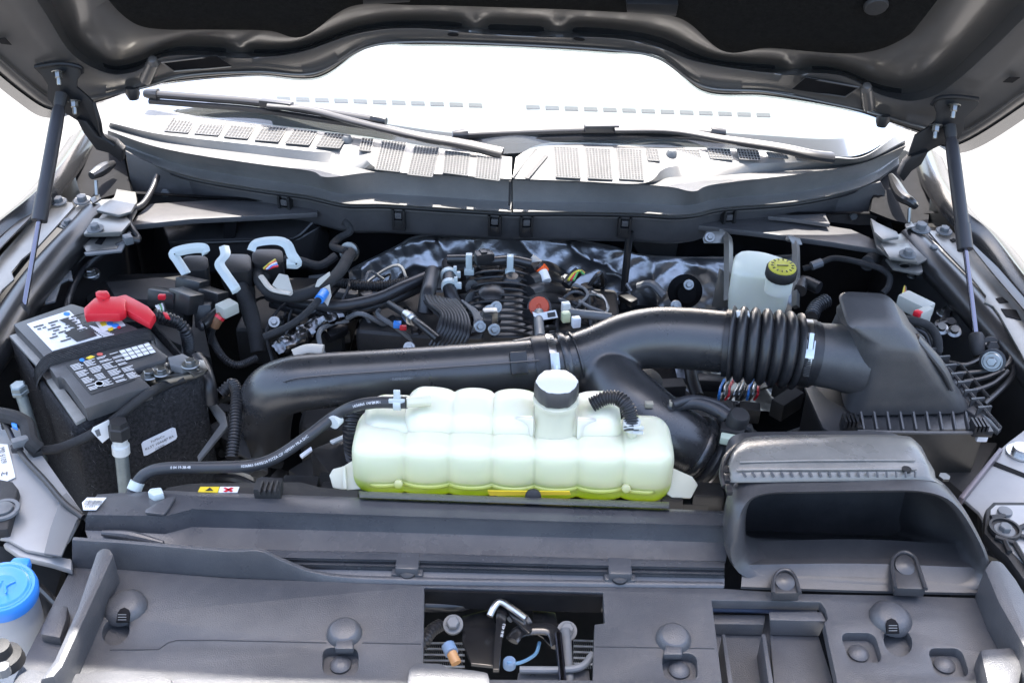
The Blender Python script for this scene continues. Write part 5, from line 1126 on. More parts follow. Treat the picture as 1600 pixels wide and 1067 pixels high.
# ================================================================== washer bottle
M_wash = mat('washer_bottle_plastic', (.36, .38, .42), .4, sss=.4)
wb = thing('washer_bottle', 'translucent washer filler neck with blue cap at the corner', 'washer bottle', Z(25, 1010, -.05))
wc = Z(6, 925, .035); wa = Vector((.1, -.12, 1)).normalized()
MB().lathe([(0, -.16), (.034, -.16), (.035, -.06), (.035, -.012), (.035, 0), (0, 0)], wc, wa, 40).build('neck', M_wash, wb, sharp=50)
wcap = MB().lathe([(.035, -.008), (.038, -.008), (.039, .002), (.038, .008), (.036, .0115), (.033, .011), (.032, .012), (0, .013)], wc, wa, 40).build('cap', M_blue, wb, sharp=40)
MB().prism([wc+wa*.012+Vector(v) for v in ((-.012, .038, -.004), (.014, .038, -.004), (.012, .052, -.004), (-.008, .052, -.004))], (0, 0, -.014)).build('cap_tab', M_blue, wb, .003)
MB().lathe([(.024, .0125), (.026, .0138), (.028, .0138), (.030, .0122)], wc, wa, 40).build('cap_ring', M_blue, wcap)
for k in range(3):
    a = wc+wa*.0135+Vector((-.014+.012*k, -.004, 0)); MB().tube([a+Vector((0, -.008, 0)), a+Vector((-.004*(k-1), .003, 0)), a+Vector((.003*(k-1), .011, 0))], .0012, 6, smooth=4).build('cap_symbol', M_blue, wcap)
hk = thing('hood_stop', 'dark rubber hood stop below the washer neck', 'stop', Z(10, 1030, 0))
MB().lathe([(0, 0), (.022, 0), (.02, .012), (.012, .016), (.011, .028), (0, .03)], Z(8, 1035, .02), UPV, 18).build('rubber', M_blackm, hk)
MB().lathe([(0, 0), (.007, 0), (.007, .012), (0, .012)], Z(8, 1052, .035), UPV, 8).build('screw', M_greypl, hk)
# ================================================================== engine
en = thing('engine', 'black engine with ribbed plastic intake manifold deep in the bay', 'engine', (0, 1.6, -.35))
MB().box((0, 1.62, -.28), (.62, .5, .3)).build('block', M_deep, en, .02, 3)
MB().box((.02, 1.45, -.2), (.75, .12, .2)).build('front_casting', M_blackm, en, .02, 3)
mc = [Z(733, 402, .02), Z(828, 402, .02), Z(836, 525, .02), Z(724, 525, .02)]
MB().loft([[p+Vector((0, 0, -.12)) for p in mc], mc]).build('manifold', M_black, en, .008, 3)
for k in range(13):
    y0, y1 = 408+k*9.4, 408+k*9.4
    P = cr([Z(736-k*.7, y0+5, .018), Z(755-k*.3, y0-2, .03), Z(781, y0-4, .034), Z(808, y0-2, .03), Z(828+k*.4, y0+5, .018)], 5)
    MB().tube(P, .0028, 8).build('manifold_rib', M_black, en)
for a, b2, r_ in ((764, 418, .022), (768, 462, .024), (800, 440, .018), (765, 500, .02)):
    MB().lathe([(r_, 0), (r_*.95, .008), (r_*.6, .014), (0, .015)], Z(a, b2, .026), (0, -.2, 1), 20).build('manifold_boss', M_black, en)
for k in range(5):
    MB().tube(ZZ([(826, 425+k*18, .02), (848, 420+k*17, .01), (870, 428+k*15, -.03), (884, 440+k*15, -.08)]), .016, 12, smooth=5).build('runner', M_black, en)
for k in range(4): MB().tube(ZZ([(738, 430+k*20, .02), (722, 432+k*20, .0), (712, 440+k*20, -.06)]), .015, 12, smooth=5).build('runner', M_black, en)
MB().box(Z(655, 505, -.05), (.2, .16, .05), Matrix.Rotation(R(-6), 3, 'Z')).build('valve_cover', M_blackm, en, .012, 3)
MB().box(Z(900, 500, -.06), (.16, .16, .05)).build('valve_cover', M_blackm, en, .012, 3)
MB().box(Z(470, 500, -.1), (.2, .2, .08)).build('valve_cover', M_blackm, en, .012, 3)
rnd = random.Random(21)
# small fittings of the engine top: bosses, plugs, bolts and brackets
for k in range(95):
    px, py = rnd.uniform(430, 1000), rnd.uniform(440, 530)
    if 725 < px < 835: continue
    z_ = rnd.uniform(-.12, -.03); p = Z(px, py, z_); m_ = rnd.choice([M_black, M_blackm, M_rubber, M_greypl, M_black, M_alu])
    if rnd.random() < .45:
        MB().lathe([(0, 0), (.012, 0), (.011, .012), (.008, .014), (.007, .02), (0, .021)], p, (rnd.uniform(-.6, .6), rnd.uniform(-.7, .1), 1), rnd.choice([6, 14])).build('fitting', m_, en)
    elif rnd.random() < .6:
        MB().box(p, (rnd.uniform(.015, .05), rnd.uniform(.012, .03), rnd.uniform(.01, .03)), Matrix.Rotation(rnd.uniform(-1, 1), 3, 'Z') @ Matrix.Rotation(rnd.uniform(-.4, .4), 3, 'X')).build('bracket', m_, en, .002)
    else:
        q = p+Vector((rnd.uniform(-.08, .08), rnd.uniform(-.05, .05), rnd.uniform(-.05, .03))); MB().tube([p, p.lerp(q, .5)+Vector((0, 0, .015)), q], rnd.uniform(.003, .008), 8, smooth=5).build('pipe', m_, en)
for k in range(60):      # lower front fittings, seen below the intake pipe and behind the tank
    px = rnd.choice([rnd.uniform(390, 560), rnd.uniform(990, 1240), rnd.uniform(330, 420)]); py = rnd.uniform(610, 760) if px < 600 else rnd.uniform(590, 700)
    p = Z(px, py, rnd.uniform(-.3, -.1)); m_ = rnd.choice([M_black, M_blackm, M_rubber, M_alu, M_blackm])
    if rnd.random() < .5: MB().box(p, (rnd.uniform(.02, .07), rnd.uniform(.02, .04), rnd.uniform(.02, .05)), Matrix.Rotation(rnd.uniform(-1, 1), 3, 'Z')).build('bracket', m_, en, .003)
    else:
        q = p+Vector((rnd.uniform(-.12, .12), rnd.uniform(-.05, .05), rnd.uniform(-.05, .05))); MB().tube([p, p.lerp(q, .5)+Vector((0, -.01, .02)), q], rnd.uniform(.004, .012), 8, smooth=5).build('pipe', m_, en)
for k in range(46):      # thin leads draped over the engine top
    px, py = rnd.uniform(440, 960), rnd.uniform(435, 525)
    if 728 < px < 832: continue
    z_ = rnd.uniform(-.05, .0); p = Z(px, py, z_); L_ = rnd.uniform(.05, .13); an = rnd.uniform(0, 6.28)
    P = [p, p+Vector((math.cos(an)*L_*.3, math.sin(an)*L_*.3, rnd.uniform(.0, .03))), p+Vector((math.cos(an+.5)*L_*.7, math.sin(an+.5)*L_*.7, rnd.uniform(-.02, .02))), p+Vector((math.cos(an+.9)*L_, math.sin(an+.9)*L_, -.04))]
    MB().tube(P, rnd.choice([.0022, .003, .0045]), 7, smooth=5).build('lead', rnd.choice([M_rubber, M_black, M_rubber, M_rail, M_greypl]), en)
    if k % 3 == 0: MB().box(P[0], (.016, .022, .014), Matrix.Rotation(an, 3, 'Z')).build('plug', rnd.choice([M_black, M_greypl, M_blackm]), en, .002)
# oil filler cap and neighbours
oc = thing('bleed_valve', 'round orange cap on a black fitting beside the manifold', 'cap', Z(842, 490, .02))
ax = Vector((-.1, -.75, .65)); c = Z(842, 479, .04)
MB().lathe([(0, -.03), (.021, -.03), (.021, -.008), (.013, -.006), (0, -.006)], c, ax, 26).build('fitting', M_black, oc)
MB().lathe([(0, -.008), (.0175, -.008), (.018, -.002), (.0165, .002), (.004, .003), (.003, .001), (0, .001)], c, ax, 30).build('orange_disc', mat('brick_orange_plastic', (.5, .06, .015), .42), oc)
MB().tube(ZZ([(842, 488, .045), (842, 505, .045), (844, 528, .05)]), .0085, 12).build('stem', M_greypl, oc)
plate('paper_tag', [(832, 487), (840, 490), (868, 484), (872, 496), (848, 500), (834, 494)], (Z(850, 490, .055), Vector((0, -.6, .8))), .001, M_white, oc, 0)
plate('tag_print', [(855, 489), (867, 487), (868, 494), (856, 496)], (Z(850, 490, .0565), Vector((0, -.6, .8))), .0005, M_ink, oc, 0)
def conn(name, lbl, px, py, z_, size, rz, m, cat='connector', rx_=0, extra=None):
    t = thing(name, lbl, cat, Z(px, py, z_)); rot = Matrix.Rotation(R(rz), 3, 'Z') @ Matrix.Rotation(R(rx_), 3, 'X'); p = Z(px, py, z_)
    MB().box(p, size, rot).build('shell', m, t, min(size)*.15)
    MB().box(p+rot @ Vector((0, 0, size[2]*.5)), (size[0]*.4, size[1]*.7, size[2]*.3), rot).build('latch', m, t, min(size)*.08)
    MB().box(p+rot @ Vector((size[0]*.5, 0, 0)), (size[0]*.3, size[1]*.7, size[2]*.7), rot).build('boot', M_rubber, t, min(size)*.1)
    return t
t = thing('injector_plug', 'grey plug with an orange band and white tape above the manifold', 'connector', Z(850, 430, 0))
for s_, e, r_, m_ in (((828, 405), (841, 415), .012, mat('warm_grey_plastic', (.4, .4, .38), .5)), ((840, 414), (849, 423), .0105, M_black), ((844, 418), (850, 426), .0112, mat('safety_orange', (.8, .12, .02), .5)), ((848, 425), (854, 440), .0095, M_white)):
    MB().tube([Z(*s_, .03), Z(*e, .02)], r_, 14).build('section', m_, t)
t = thing('wire_plug', 'black plug with yellow and red wires before the foil shield', 'connector', Z(895, 440, 0))
MB().tube(ZZ([(884, 446, .01), (895, 432, .02), (904, 424, .03)]), .0095, 12).build('shell', M_black, t)
for k, m_ in enumerate((M_yellow, mat('red_wire', (.5, .02, .05), .4), mat('green_wire', (.1, .35, .1), .4))):
    MB().tube(ZZ([(888+k*4, 438, .03), (896+k*3, 428-k, .035), (906, 423, .036), (913, 427+k, .03)]), .0025, 6, smooth=4).build('wire', m_, t)
t = thing('wire_loops', 'silver wire loops beside the orange cap', 'wires', Z(930, 470, -.02))
for k, pts in enumerate(([(895, 445), (912, 450), (918, 462), (905, 475)], [(920, 460), (940, 462), (950, 480), (945, 492)], [(905, 470), (922, 480), (938, 486), (948, 492)], [(925, 456), (945, 468), (950, 485)])):
    MB().tube([Z(a, b2, .02) for a, b2 in pts], .003, 8, smooth=5).build('wire', M_zinc if k % 2 else M_greypl, t)
hose('cable_sleeve', ZZ([(885, 487, .04), (905, 490, .045), (930, 493, .05), (955, 496, .05)]), .0075, M_greypl, None, 'grey sleeved cable running from the orange cap behind the intake pipe', 'cable', smooth=5)
t = thing('clip_block', 'pale green plastic clip joint below the orange cap', 'clip', Z(890, 500, .02))
for a, b2, m_ in ((884, 480, M_clipw), (884, 495, mat('pale_lime_plastic', (.5, .55, .35), .45)), (900, 503, M_bluelab)): MB().box(Z(a, b2, .05), (.014, .012, .018), Matrix.Rotation(.3, 3, 'Z')).build('clip', m_, t, .002)
for a, b2 in ((733, 412), (797, 414)):
    t = thing('pipe_clip', 'pale grey pipe clip on the fuel rail '+('beside the spring clamped hose' if a < 760 else 'beside the orange banded plug'), 'clip', Z(a, b2+15, 0), 'pipe clips on the manifold')
    MB().box(Z(a, b2, .05), (.012, .012, .04)).build('jaw', M_clip, t, .002); MB().box(Z(a, b2+12, .035), (.018, .012, .012)).build('foot', M_clip, t, .002)
hose('fuel_rail', ZZ([(700, 405, .05), (733, 405, .055), (765, 408, .055), (800, 406, .055), (830, 412, .05)]), .009, M_rail, None, 'black fuel rail across the back of the manifold', 'pipe')
conn('rail_sensor', 'black sensor plug on the fuel rail', 755, 402, .07, (.03, .022, .022), 20, M_black)
# hoses behind the pipe
hose('heater_hose', ZZ([(420, 462, .0), (470, 474, .01), (530, 478, .015), (590, 466, .02), (630, 448, .03), (668, 432, .035)]), .0108, M_rubber, None, 'thick black heater hose sweeping to the manifold', 'hose')
hose('heater_hose', ZZ([(425, 474, -.02), (480, 486, -.015), (545, 487, -.01), (600, 474, .0), (650, 452, .01), (680, 438, .015)]), .0095, M_rubber, None, 'thinner black heater hose just under the thick one', 'hose')
hose('corrugated_conduit', ZZ([(520, 440, .0), (560, 446, .0), (605, 446, .0), (640, 440, .01)]), .009, M_blackm, None, 'corrugated black conduit under the foil shield edge', 'conduit', ribs=.005)
lo = thing('wiring_loom', 'thick taped wiring loom looping from the relay connectors', 'wiring loom', Z(470, 470, 0))
MB().tube(ZZ([(402, 425, .03), (408, 442, .03), (425, 457, .035), (460, 463, .04), (500, 450, .045), (530, 425, .045), (548, 395, .03)]), .011, 14, smooth=8).build('trunk', M_loom, lo)
MB().tube(ZZ([(540, 392, .04), (520, 385, .03), (530, 372, .03), (547, 362, .04), (542, 350, .05), (536, 346, .055)]), .007, 10, smooth=6).build('branch', M_loom, lo)
MB().tube(ZZ([(525, 400, .03), (500, 415, .02), (470, 408, .02), (445, 405, .02)]), .008, 10, smooth=6).build('branch', M_loom, lo)
MB().tube(ZZ([(408, 432, .044), (425, 452, .05), (455, 459, .054)]), .0055, 8, smooth=6, squash=.6).build('white_tape', mat('cream_tape', (.55, .5, .42), .6), lo)
MB().lathe([(.0165, -.004), (.019, -.004), (.019, .004), (.0165, .004)], Z(546, 394, .03), (.3, .8, -.4), 18).build('ring_clip', M_zinc, lo)
t = thing('cable_marker', 'thin cable with blue tape and cream tag before the heater hose', 'cable', Z(480, 490, 0))
MB().tube(ZZ([(508, 455, .05), (500, 466, .05), (478, 490, .04), (450, 510, .03), (412, 527, .02)]), .0062, 10, smooth=6).build('cable', M_loom, t)
MB().tube(ZZ([(507, 457, .051), (499, 468, .051)]), .0085, 12).build('blue_tape', M_blue, t)
for q in ([(496, 437), (515, 424), (516, 430), (498, 448), (492, 448)], [(500, 452), (515, 444), (518, 462), (512, 478), (505, 470)], [(425, 445), (436, 427), (450, 430), (458, 456), (440, 456)]): plate('cream_tag', q, (Z(500, 450, .055), Vector((0, -.5, .85))), .002, mat('cream_tag_plastic', (.5, .47, .4), .6), t, .0008)
# foil wrapped pipe
fp = cr(ZZ([(430, 548, -.03), (465, 530, -.02), (505, 503, -.01), (545, 487, -.01), (575, 480, -.02)]), 14); rnd = random.Random(2)
b = MB(); b.tube(fp, .0165, 18); b.v = [v+Vector((noise.noise(v*90), noise.noise(v*90+Vector((5, 0, 0))), noise.noise(v*90+Vector((0, 5, 0)))))*.005 for v in b.v]
tag(b.build('foil_wrapped_pipe', mat('bright_foil', (.16, .16, .165), .25, metal=1, nscale=60, namt=.8), None, sharp=30), 'crinkled foil wrapped pipe behind the intake pipe', 'pipe')
t = thing('hose_elbow', 'black hose elbow with two pale spring clamps beside the manifold', 'hose', Z(700, 460, 0))
hp2 = ZZ([(700, 412, .03), (702, 432, .035), (703, 455, .03), (712, 475, .015), (730, 490, .0)])
MB().tube(hp2, .0125, 16, smooth=6).build('tube', M_rubber, t)
for q in ((701, 430), (702, 447)):
    p = Z(*q, .035); MB().lathe([(.0125, -.005), (.0148, -.005), (.0148, .005), (.0125, .005)], p, Z(702, 420, .035)-Z(703, 445, .033), 20).build('spring_clamp', M_clip, t); MB().box(p+Vector((.016, -.004, .004)), (.012, .006, .012)).build('clamp_ear', M_clip, t, .001)
    MB().box(p+Vector((.012, -.004, .014)), (.006, .005, .014)).build('clamp_ear', M_clip, t, .001)
hose('breather_hose', ZZ([(676, 425, .04), (672, 445, .04), (668, 462, .035), (664, 490, .01)]), .014, M_rubber, None, 'short black breather hose with white print above the ribbed sleeve', 'hose')
rs = thing('ribbed_sleeve', 'flat bundle of ribbed black hoses bending over the engine', 'hose bundle', Z(700, 500, 0))
dv = Vector((.008, .002, .001))
for k in range(9):
    o = k-4
    MB().tube([Z(664+k*5.5, 460-abs(k)*.0+k*1.2, .04), Z(672+k*5.2, 475-k*.5, .045), Z(690+k*5.0, 490+k*.6, .045), Z(688+k*5.5, 512+k*1.4, .035), Z(672+k*6, 540+k*.8, .01)], .0034, 8, smooth=6).build('ridge', M_rubber, rs)
MB().sheet([cr(ZZ([(660, 468, .036), (690, 466, .038), (712, 472, .036)]), 3), cr(ZZ([(688, 494, .04), (712, 492, .042), (732, 496, .04)]), 3), cr(ZZ([(672, 540, .005), (700, 540, .01), (724, 544, .005)]), 3)], (0, 0, -.006)).build('sleeve_back', M_blackm, rs)
rs2 = thing('ribbed_sleeve', 'curved silvery bundle of ribbed hoses tucked against the manifold', 'hose bundle', Z(735, 500, 0))
for k in range(7): MB().tube(ZZ([(722+k*3, 470+k*2, .03), (738+k*2.2, 488+k, .034), (742+k*2.0, 505, .032), (732+k*3, 530, .015)]), .0026, 8, smooth=6).build('ridge', M_greypl, rs2)
t = thing('solenoid', 'small metal solenoid with bolts standing before the manifold', 'solenoid', Z(765, 520, .02))
MB().box(Z(766, 493, .06), (.024, .016, .022), Matrix.Rotation(.15, 3, 'Z')).build('can', M_zinc, t, .002); MB().box(Z(762, 512, .045), (.014, .02, .04)).build('bracket', M_blackm, t, .002)
for a, b2 in ((750, 510), (772, 515), (764, 486), (775, 480)): bolt(Z(a, b2, .055), (.2, -.8, .5), .006, t, M_zinc)
hose('steel_line', ZZ([(608, 475, .02), (640, 495, .03), (660, 510, .035), (684, 530, .03)]), .0068, M_black, None, 'black fuel line with steel collar crossing toward the solenoid', 'fuel line')
t = thing('line_collar', 'bright steel collar on the black fuel line', 'collar', Z(641, 497, .03)); MB().tube(ZZ([(634, 491, .027), (648, 502, .033)]), .0085, 14).build('sleeve', M_steel, t); MB().tube(ZZ([(639, 495, .029), (643, 499, .031)]), .0105, 14).build('flange', M_steel, t)
t = thing('colour_plug', 'small blue and red plug deep beside the fuel line', 'connector', Z(622, 510, -.02)); MB().box(Z(621, 507, .0), (.014, .012, .01)).build('blue_half', M_blue, t, .002); MB().box(Z(630, 512, .0), (.012, .008, .008)).build('red_half', M_red, t, .002)
for a, b2, l in ((430, 505, 'zinc round sensor boss left of the foil wrapped pipe'), (640, 545, 'grey metal cover tip just behind the intake pipe')):
    t = thing('metal_boss', l, 'fitting', Z(a, b2, -.04)); MB().lathe([(0, 0), (.011, 0), (.011, .005), (.009, .007), (.006, .012), (0, .013)], Z(a, b2, -.02), (.1, -.7, .7), 20).build('body', M_zinc, t); bolt(Z(a, b2, -.01)+Vector((0, -.006, .006)), (.1, -.7, .7), .006, t)
tag(MB().tube(ZZ([(458, 553, .04), (480, 545, .045), (505, 546, .045)]), .011, 12, smooth=5, squash=.5).build('cream_gasket', mat('cream_rubber', (.5, .46, .4), .5)), 'cream curved gasket edge on the intake pipe elbow', 'gasket')
# ================================================================== relay connectors with grey levers
def lever(nm, lbl, path, body, boot, w_=.012):
    t = thing('lever_connector', lbl, 'connector', Z(body[0], body[1]+30, 0))
    bx, by, bw, bh = body
    r0 = [Z(bx-bw, by-bh*.6, .06), Z(bx+bw, by-bh*.6, .06), Z(bx+bw*1.05, by+bh*.5, .05), Z(bx-bw*1.05, by+bh*.5, .05)]
    MB().loft([ringsub(r0, 3, .014), ringsub([p+Vector((0, 0, -.03)) for p in r0], 3, .014), ringsub(shrink(r0, .7, -.07), 3, .01)]).build('shell', M_black, t, .002)
    MB().tube(ZZ(boot), [.024, .018, .015, .015], 14, smooth=5).build('boot', M_blackm, t)
    pth = cr(ZZ(path), 6); MB().tube(pth, w_*.75, 4, squash=.3).build('lever', M_clip, t, .0015)
    return t
lever('lever', 'black connector with pale grey lever nearest the heater housing corner', [(291, 428, .06), (278, 408, .075), (272, 396, .085), (295, 389, .09), (318, 388, .09), (322, 396, .085)], (305, 412, 20, 22), [(308, 420, .03), (312, 440, .01), (318, 455, -.01), (322, 470, -.03)])
lever('lever', 'black connector with S shaped pale grey lever and taped loom', [(350, 385, .095), (352, 398, .095), (343, 412, .09), (352, 428, .085), (366, 448, .075), (370, 456, .065)], (368, 412, 24, 26), [(372, 425, .03), (382, 450, .01), (386, 470, -.01), (395, 505, -.04)])
lever('lever', 'black connector with arched pale grey lever and coloured wires', [(392, 392, .085), (400, 380, .095), (430, 376, .1), (448, 382, .1), (456, 398, .09), (464, 412, .075), (448, 412, .075)], (418, 402, 24, 22), [(425, 410, .03), (420, 425, .02), (410, 435, .02), (405, 445, .01)])
t = thing('wire_bundle', 'thin coloured wires at the arched lever connector', 'wires', Z(425, 420, .05))
for k, m_ in enumerate((M_yellow, M_orange, M_white, M_blue, M_red)): MB().tube(ZZ([(412+k*2, 420, .055), (420+k*2, 413+k, .062), (430+k, 406+k*2.5, .06)]), .0022, 6, smooth=4).build('wire', m_, t)
hose('taped_loom', ZZ([(376, 448, .02), (390, 480, .0), (398, 515, -.02), (404, 550, -.05)]), .0135, M_loom, None, 'taped loom dropping from the S lever connector', 'wiring loom')
fb = thing('fuse_connector', 'stack of black fuse box connectors with a red tab beside the red cover', 'connector', Z(270, 480, 0))
for a, b2, z_, s_, r_ in ((258, 466, .05, (.05, .03, .03), -15), (290, 470, .05, (.05, .035, .035), -30), (300, 448, .04, (.05, .03, .03), -20), (320, 490, .02, (.03, .05, .04), 10), (275, 492, .02, (.05, .03, .04), -20), (330, 465, .03, (.05, .03, .03), -25)):
    MB().box(Z(a, b2, z_), s_, Matrix.Rotation(R(r_), 3, 'Z') @ Matrix.Rotation(R(-20), 3, 'X')).build('block', M_black, fb, .003)
MB().box(Z(253, 464, .072), (.012, .009, .008)).build('red_tab', M_red, fb, .002)
for k, m_ in enumerate((M_white, M_wink, mat('green_wire', (.1, .35, .1), .4), M_white, M_ink)): MB().tube(ZZ([(244+k*3, 478-k, .05), (248+k*2.6, 484, .05), (246+k*3, 490, .04)]), .002, 6, smooth=4).build('wire', m_, fb)
t = thing('beige_plug', 'beige plug with brown sleeve among the fuse connectors', 'connector', Z(345, 495, .0))
MB().box(Z(355, 482, .05), (.026, .03, .02), Matrix.Rotation(R(-40), 3, 'Z')).build('shell', mat('beige_plastic', (.42, .42, .36), .5), t, .003)
MB().tube(ZZ([(349, 488, .045), (342, 498, .035), (335, 510, .02)]), .008, 10).build('sleeve', mat('brown_tape', (.2, .1, .05), .5), t); MB().tube(ZZ([(345, 494, .0395), (342, 498, .036)]), .0088, 10).build('red_band', M_red, t)
MB().tube(ZZ([(335, 510, .02), (328, 535, -.02)]), .004, 8).build('cable', M_loom, t)
t = thing('cylinder_damper', 'small glossy black cylinder below the beige plug', 'damper', Z(325, 505, 0)); MB().tube(ZZ([(316, 508, .03), (340, 488, .035)]), .009, 14).build('body', M_rail, t); MB().lathe([(0, 0), (.0095, 0), (.008, .004), (0, .005)], Z(315, 509, .03), (-.7, -.6, .1), 14).build('tip', M_rubber, t)
dk = thing('battery_wall', 'dark plastic wall behind the battery', 'panel', Z(230, 460, -.1))
plate('wall', [(120, 430), (300, 425), (330, 560), (240, 520), (140, 480)], hz(-.06), .1, M_blackm, dk, .004)
plate('lid', [(165, 440), (250, 432), (290, 440), (262, 470), (180, 465)], hz(-.02), .02, M_blackm, dk, .004)
MB().lathe([(0, 0), (.012, 0), (.011, .004), (.005, .006), (0, .006)], Z(146, 428, -.01), (.4, -.6, .7), 18).build('plug', M_greypl, dk)
# cables on the battery side fender
hose('release_cable', ZZ([(246, 275, .085), (238, 296, .07), (224, 318, .06), (205, 330, .058), (202, 345, .056), (208, 360, .05), (216, 374, .04), (200, 378, .05), (170, 392, .03), (140, 412, .01), (118, 440, .0), (106, 472, .0), (104, 490, -.01)]), .0062, M_rubber, None, 'black hood release cable curving down the battery side fender', 'cable', smooth=8)
t = thing('cable_clamp', 'small grey clamp on the hood release cable', 'clamp', Z(200, 375, .05)); MB().box(Z(200, 374, .055), (.016, .02, .016), Matrix.Rotation(.6, 3, 'Z')).build('body', M_greypl, t, .003); MB().tube(ZZ([(202, 374, .055), (218, 376, .05)]), .006, 8).build('stub', M_rubber, t)
# conduit by the battery
hose('glossy_conduit', ZZ([(345, 615, .02), (362, 600, .03), (370, 612, .03), (369, 640, .02), (366, 680, .0), (362, 715, -.02)]), .0085, M_rubber, None, 'glossy ribbed conduit hanging between battery and intake elbow', 'conduit', ribs=.005)
t = thing('battery_bracket', 'dark triangular bracket at the battery corner', 'bracket', Z(350, 680, -.1))
plate('arm', [(318, 608), (352, 645), (356, 665), (310, 720), (308, 712), (344, 662), (322, 628)], hz(-.03), .006, M_greypl, t, .002); plate('web', [(355, 640), (385, 690), (395, 720), (360, 700)], hz(-.05), .006, M_blackm, t, .002)
hose('earth_cable', ZZ([(325, 500, .0), (332, 530, -.02), (350, 560, -.03), (372, 570, -.04), (400, 560, -.05)]), .006, M_rubber, None, 'ribbed black cable curling below the fuse connectors', 'cable', ribs=.004)
hose('sensor_cable', ZZ([(308, 560, .03), (318, 575, .03), (326, 600, .02), (330, 630, -.01)]), .0115, M_rubber, None, 'thick black cable dropping beside the negative clamp', 'cable')
t = thing('pulley', 'grey metal pulley below the intake elbow', 'pulley', Z(400, 690, -.15))
MB().lathe([(0, 0), (.03, 0), (.032, .004), (.026, .006), (.026, .014), (.018, .016), (.012, .01), (0, .01)], Z(396, 686, -.1), (.3, -.8, .5), 28).build('disc', M_alu, t); MB().tube(ZZ([(400, 700, -.1), (405, 740, -.12)]), .014, 12).build('shaft', M_alu, t)
t = thing('relay_box', 'black box with pale tab under the coolant hose', 'box', Z(515, 720, -.1))
plate('lid', [(484, 702), (540, 680), (548, 722), (515, 740)], hz(-.02), .08, M_black, t, .004); plate('pale_tab', [(515, 688), (540, 677), (541, 682), (520, 692)], hz(-.012), .004, M_clipw, t, .001); plate('blue_tab', [(468, 710), (486, 697), (488, 702), (472, 714)], hz(-.01), .004, M_bluelab, t, .001)
hose('wavy_hose', ZZ([(556, 645, .05), (554, 672, .03), (556, 700, .0), (560, 720, -.03)]), .016, M_rubber, None, 'dark corrugated hose behind the end of the tank', 'hose', ribs=.006)
# ================================================================== brake fluid side
bk = thing('reservoir_bracket', 'grey steel bracket standing over the brake fluid reservoir', 'bracket', Z(1135, 470, -.05))
plate('foot', [(1098, 372), (1104, 361), (1132, 361), (1140, 372), (1132, 380), (1100, 380)], (Z(1118, 370, .05), Vector((0, -.75, .66))), .004, M_primer, bk, .0015)
MB().tube(ZZ([(1124, 364, .05), (1134, 368, .05), (1138, 380, .05), (1138, 420, .02), (1138, 470, -.02)]), .0085, 4, smooth=5).build('post', M_primer, bk)
MB().tube(ZZ([(1230, 372, .045), (1242, 378, .045), (1244, 420, .02), (1243, 480, -.02)]), .0075, 4, smooth=5).build('post', M_primer, bk)
plate('strip', [(1230, 368), (1250, 372), (1254, 382), (1240, 384)], (Z(1240, 376, .05), Vector((0, -.75, .66))), .004, M_primer, bk, .001)
bolt(Z(1109, 371, .053), (0, -.75, .66), .006, bk); plate('web', [(1112, 480), (1124, 420), (1132, 425), (1136, 480)], vt(1.75), .004, M_primer, bk, .001)
brr = thing('brake_reservoir', 'milky brake fluid reservoir with yellow cap under the cowl', 'reservoir', Z(1195, 460, -.06))
M_brk = mat('brake_reservoir_plastic', (.68, .7, .6), .38, sss=.4, nscale=8, namt=.06)
q = [Z(1142, 432, .04), Z(1192, 438, .04), Z(1240, 442, .04), Z(1238, 412, .06), Z(1190, 396, .06), Z(1148, 394, .06)]
MB().loft([ringsub([p+Vector((0, 0, -.09)) for p in shrink(q, .92, 0)], 3, .02), ringsub([p+Vector((0, 0, -.06)) for p in q], 3, .02), ringsub(q, 3, .02), ringsub(shrink(q, .93, .006), 3, .02), ringsub(shrink(q, .6, .008), 3, .02)]).build('body', M_brk, brr, sharp=50)
cb = Z(1219, 432, .07)
MB().lathe([(.024, -.03), (.024, 0), (0, 0)], cb, UPV, 24).build('neck', M_brk, brr)
bc = MB().lathe([(0, .0), (.026, 0), (.027, .003), (.027, .017), (.025, .02), (0, .02)], cb, (0, -.12, 1), 40, teeth=lambda r_, h, k: r_*(1.02 if k % 2 and r_ > .02 else 1)).build('cap', M_blackm, brr)
MB().lathe([(0, .02), (.0245, .02), (.024, .022), (0, .0235)], cb, (0, -.12, 1), 30).build('cap_disc', M_yellow, bc)
tc_ = cb+Vector((0, -.12, 1)).normalized()*.024
for k in range(14):
    a = 2*math.pi*k/14; MB().box(tc_+Vector((math.cos(a)*.018, math.sin(a)*.018, .0002-.12*0+math.sin(a)*.018*.12)), (.0045, .0018, .0012), Matrix.Rotation(a, 3, 'Z')).build('cap_lettering', M_ink, bc)
MB().box(tc_+Vector((0, 0, .0002)), (.02, .002, .0012)).build('cap_lettering', M_ink, bc)
bo = thing('brake_booster', 'round black brake booster behind the foil shield edge', 'booster', Z(1080, 470, -.15))
MB().lathe([(0, 0), (.034, 0), (.034, .006), (.02, .01), (.018, .03), (0, .032)], Z(1078, 488, -.06)+Vector((0, .08, 0)), (0, -.9, .3), 30).build('shell', M_deep, bo)
for a, b2 in ((1076, 445), (1056, 478)): bolt(Z(a, b2, -.02), (0, -.8, .5), .006, bo)
tag(MB().tube([Y(984, 362, 1.86), Y(980, 400, 1.855), Y(976, 440, 1.85), Y(972, 495, 1.845)], .0075, 10).build('drain_tube', M_rail), 'thin black upright tube before the foil shield', 'tube')
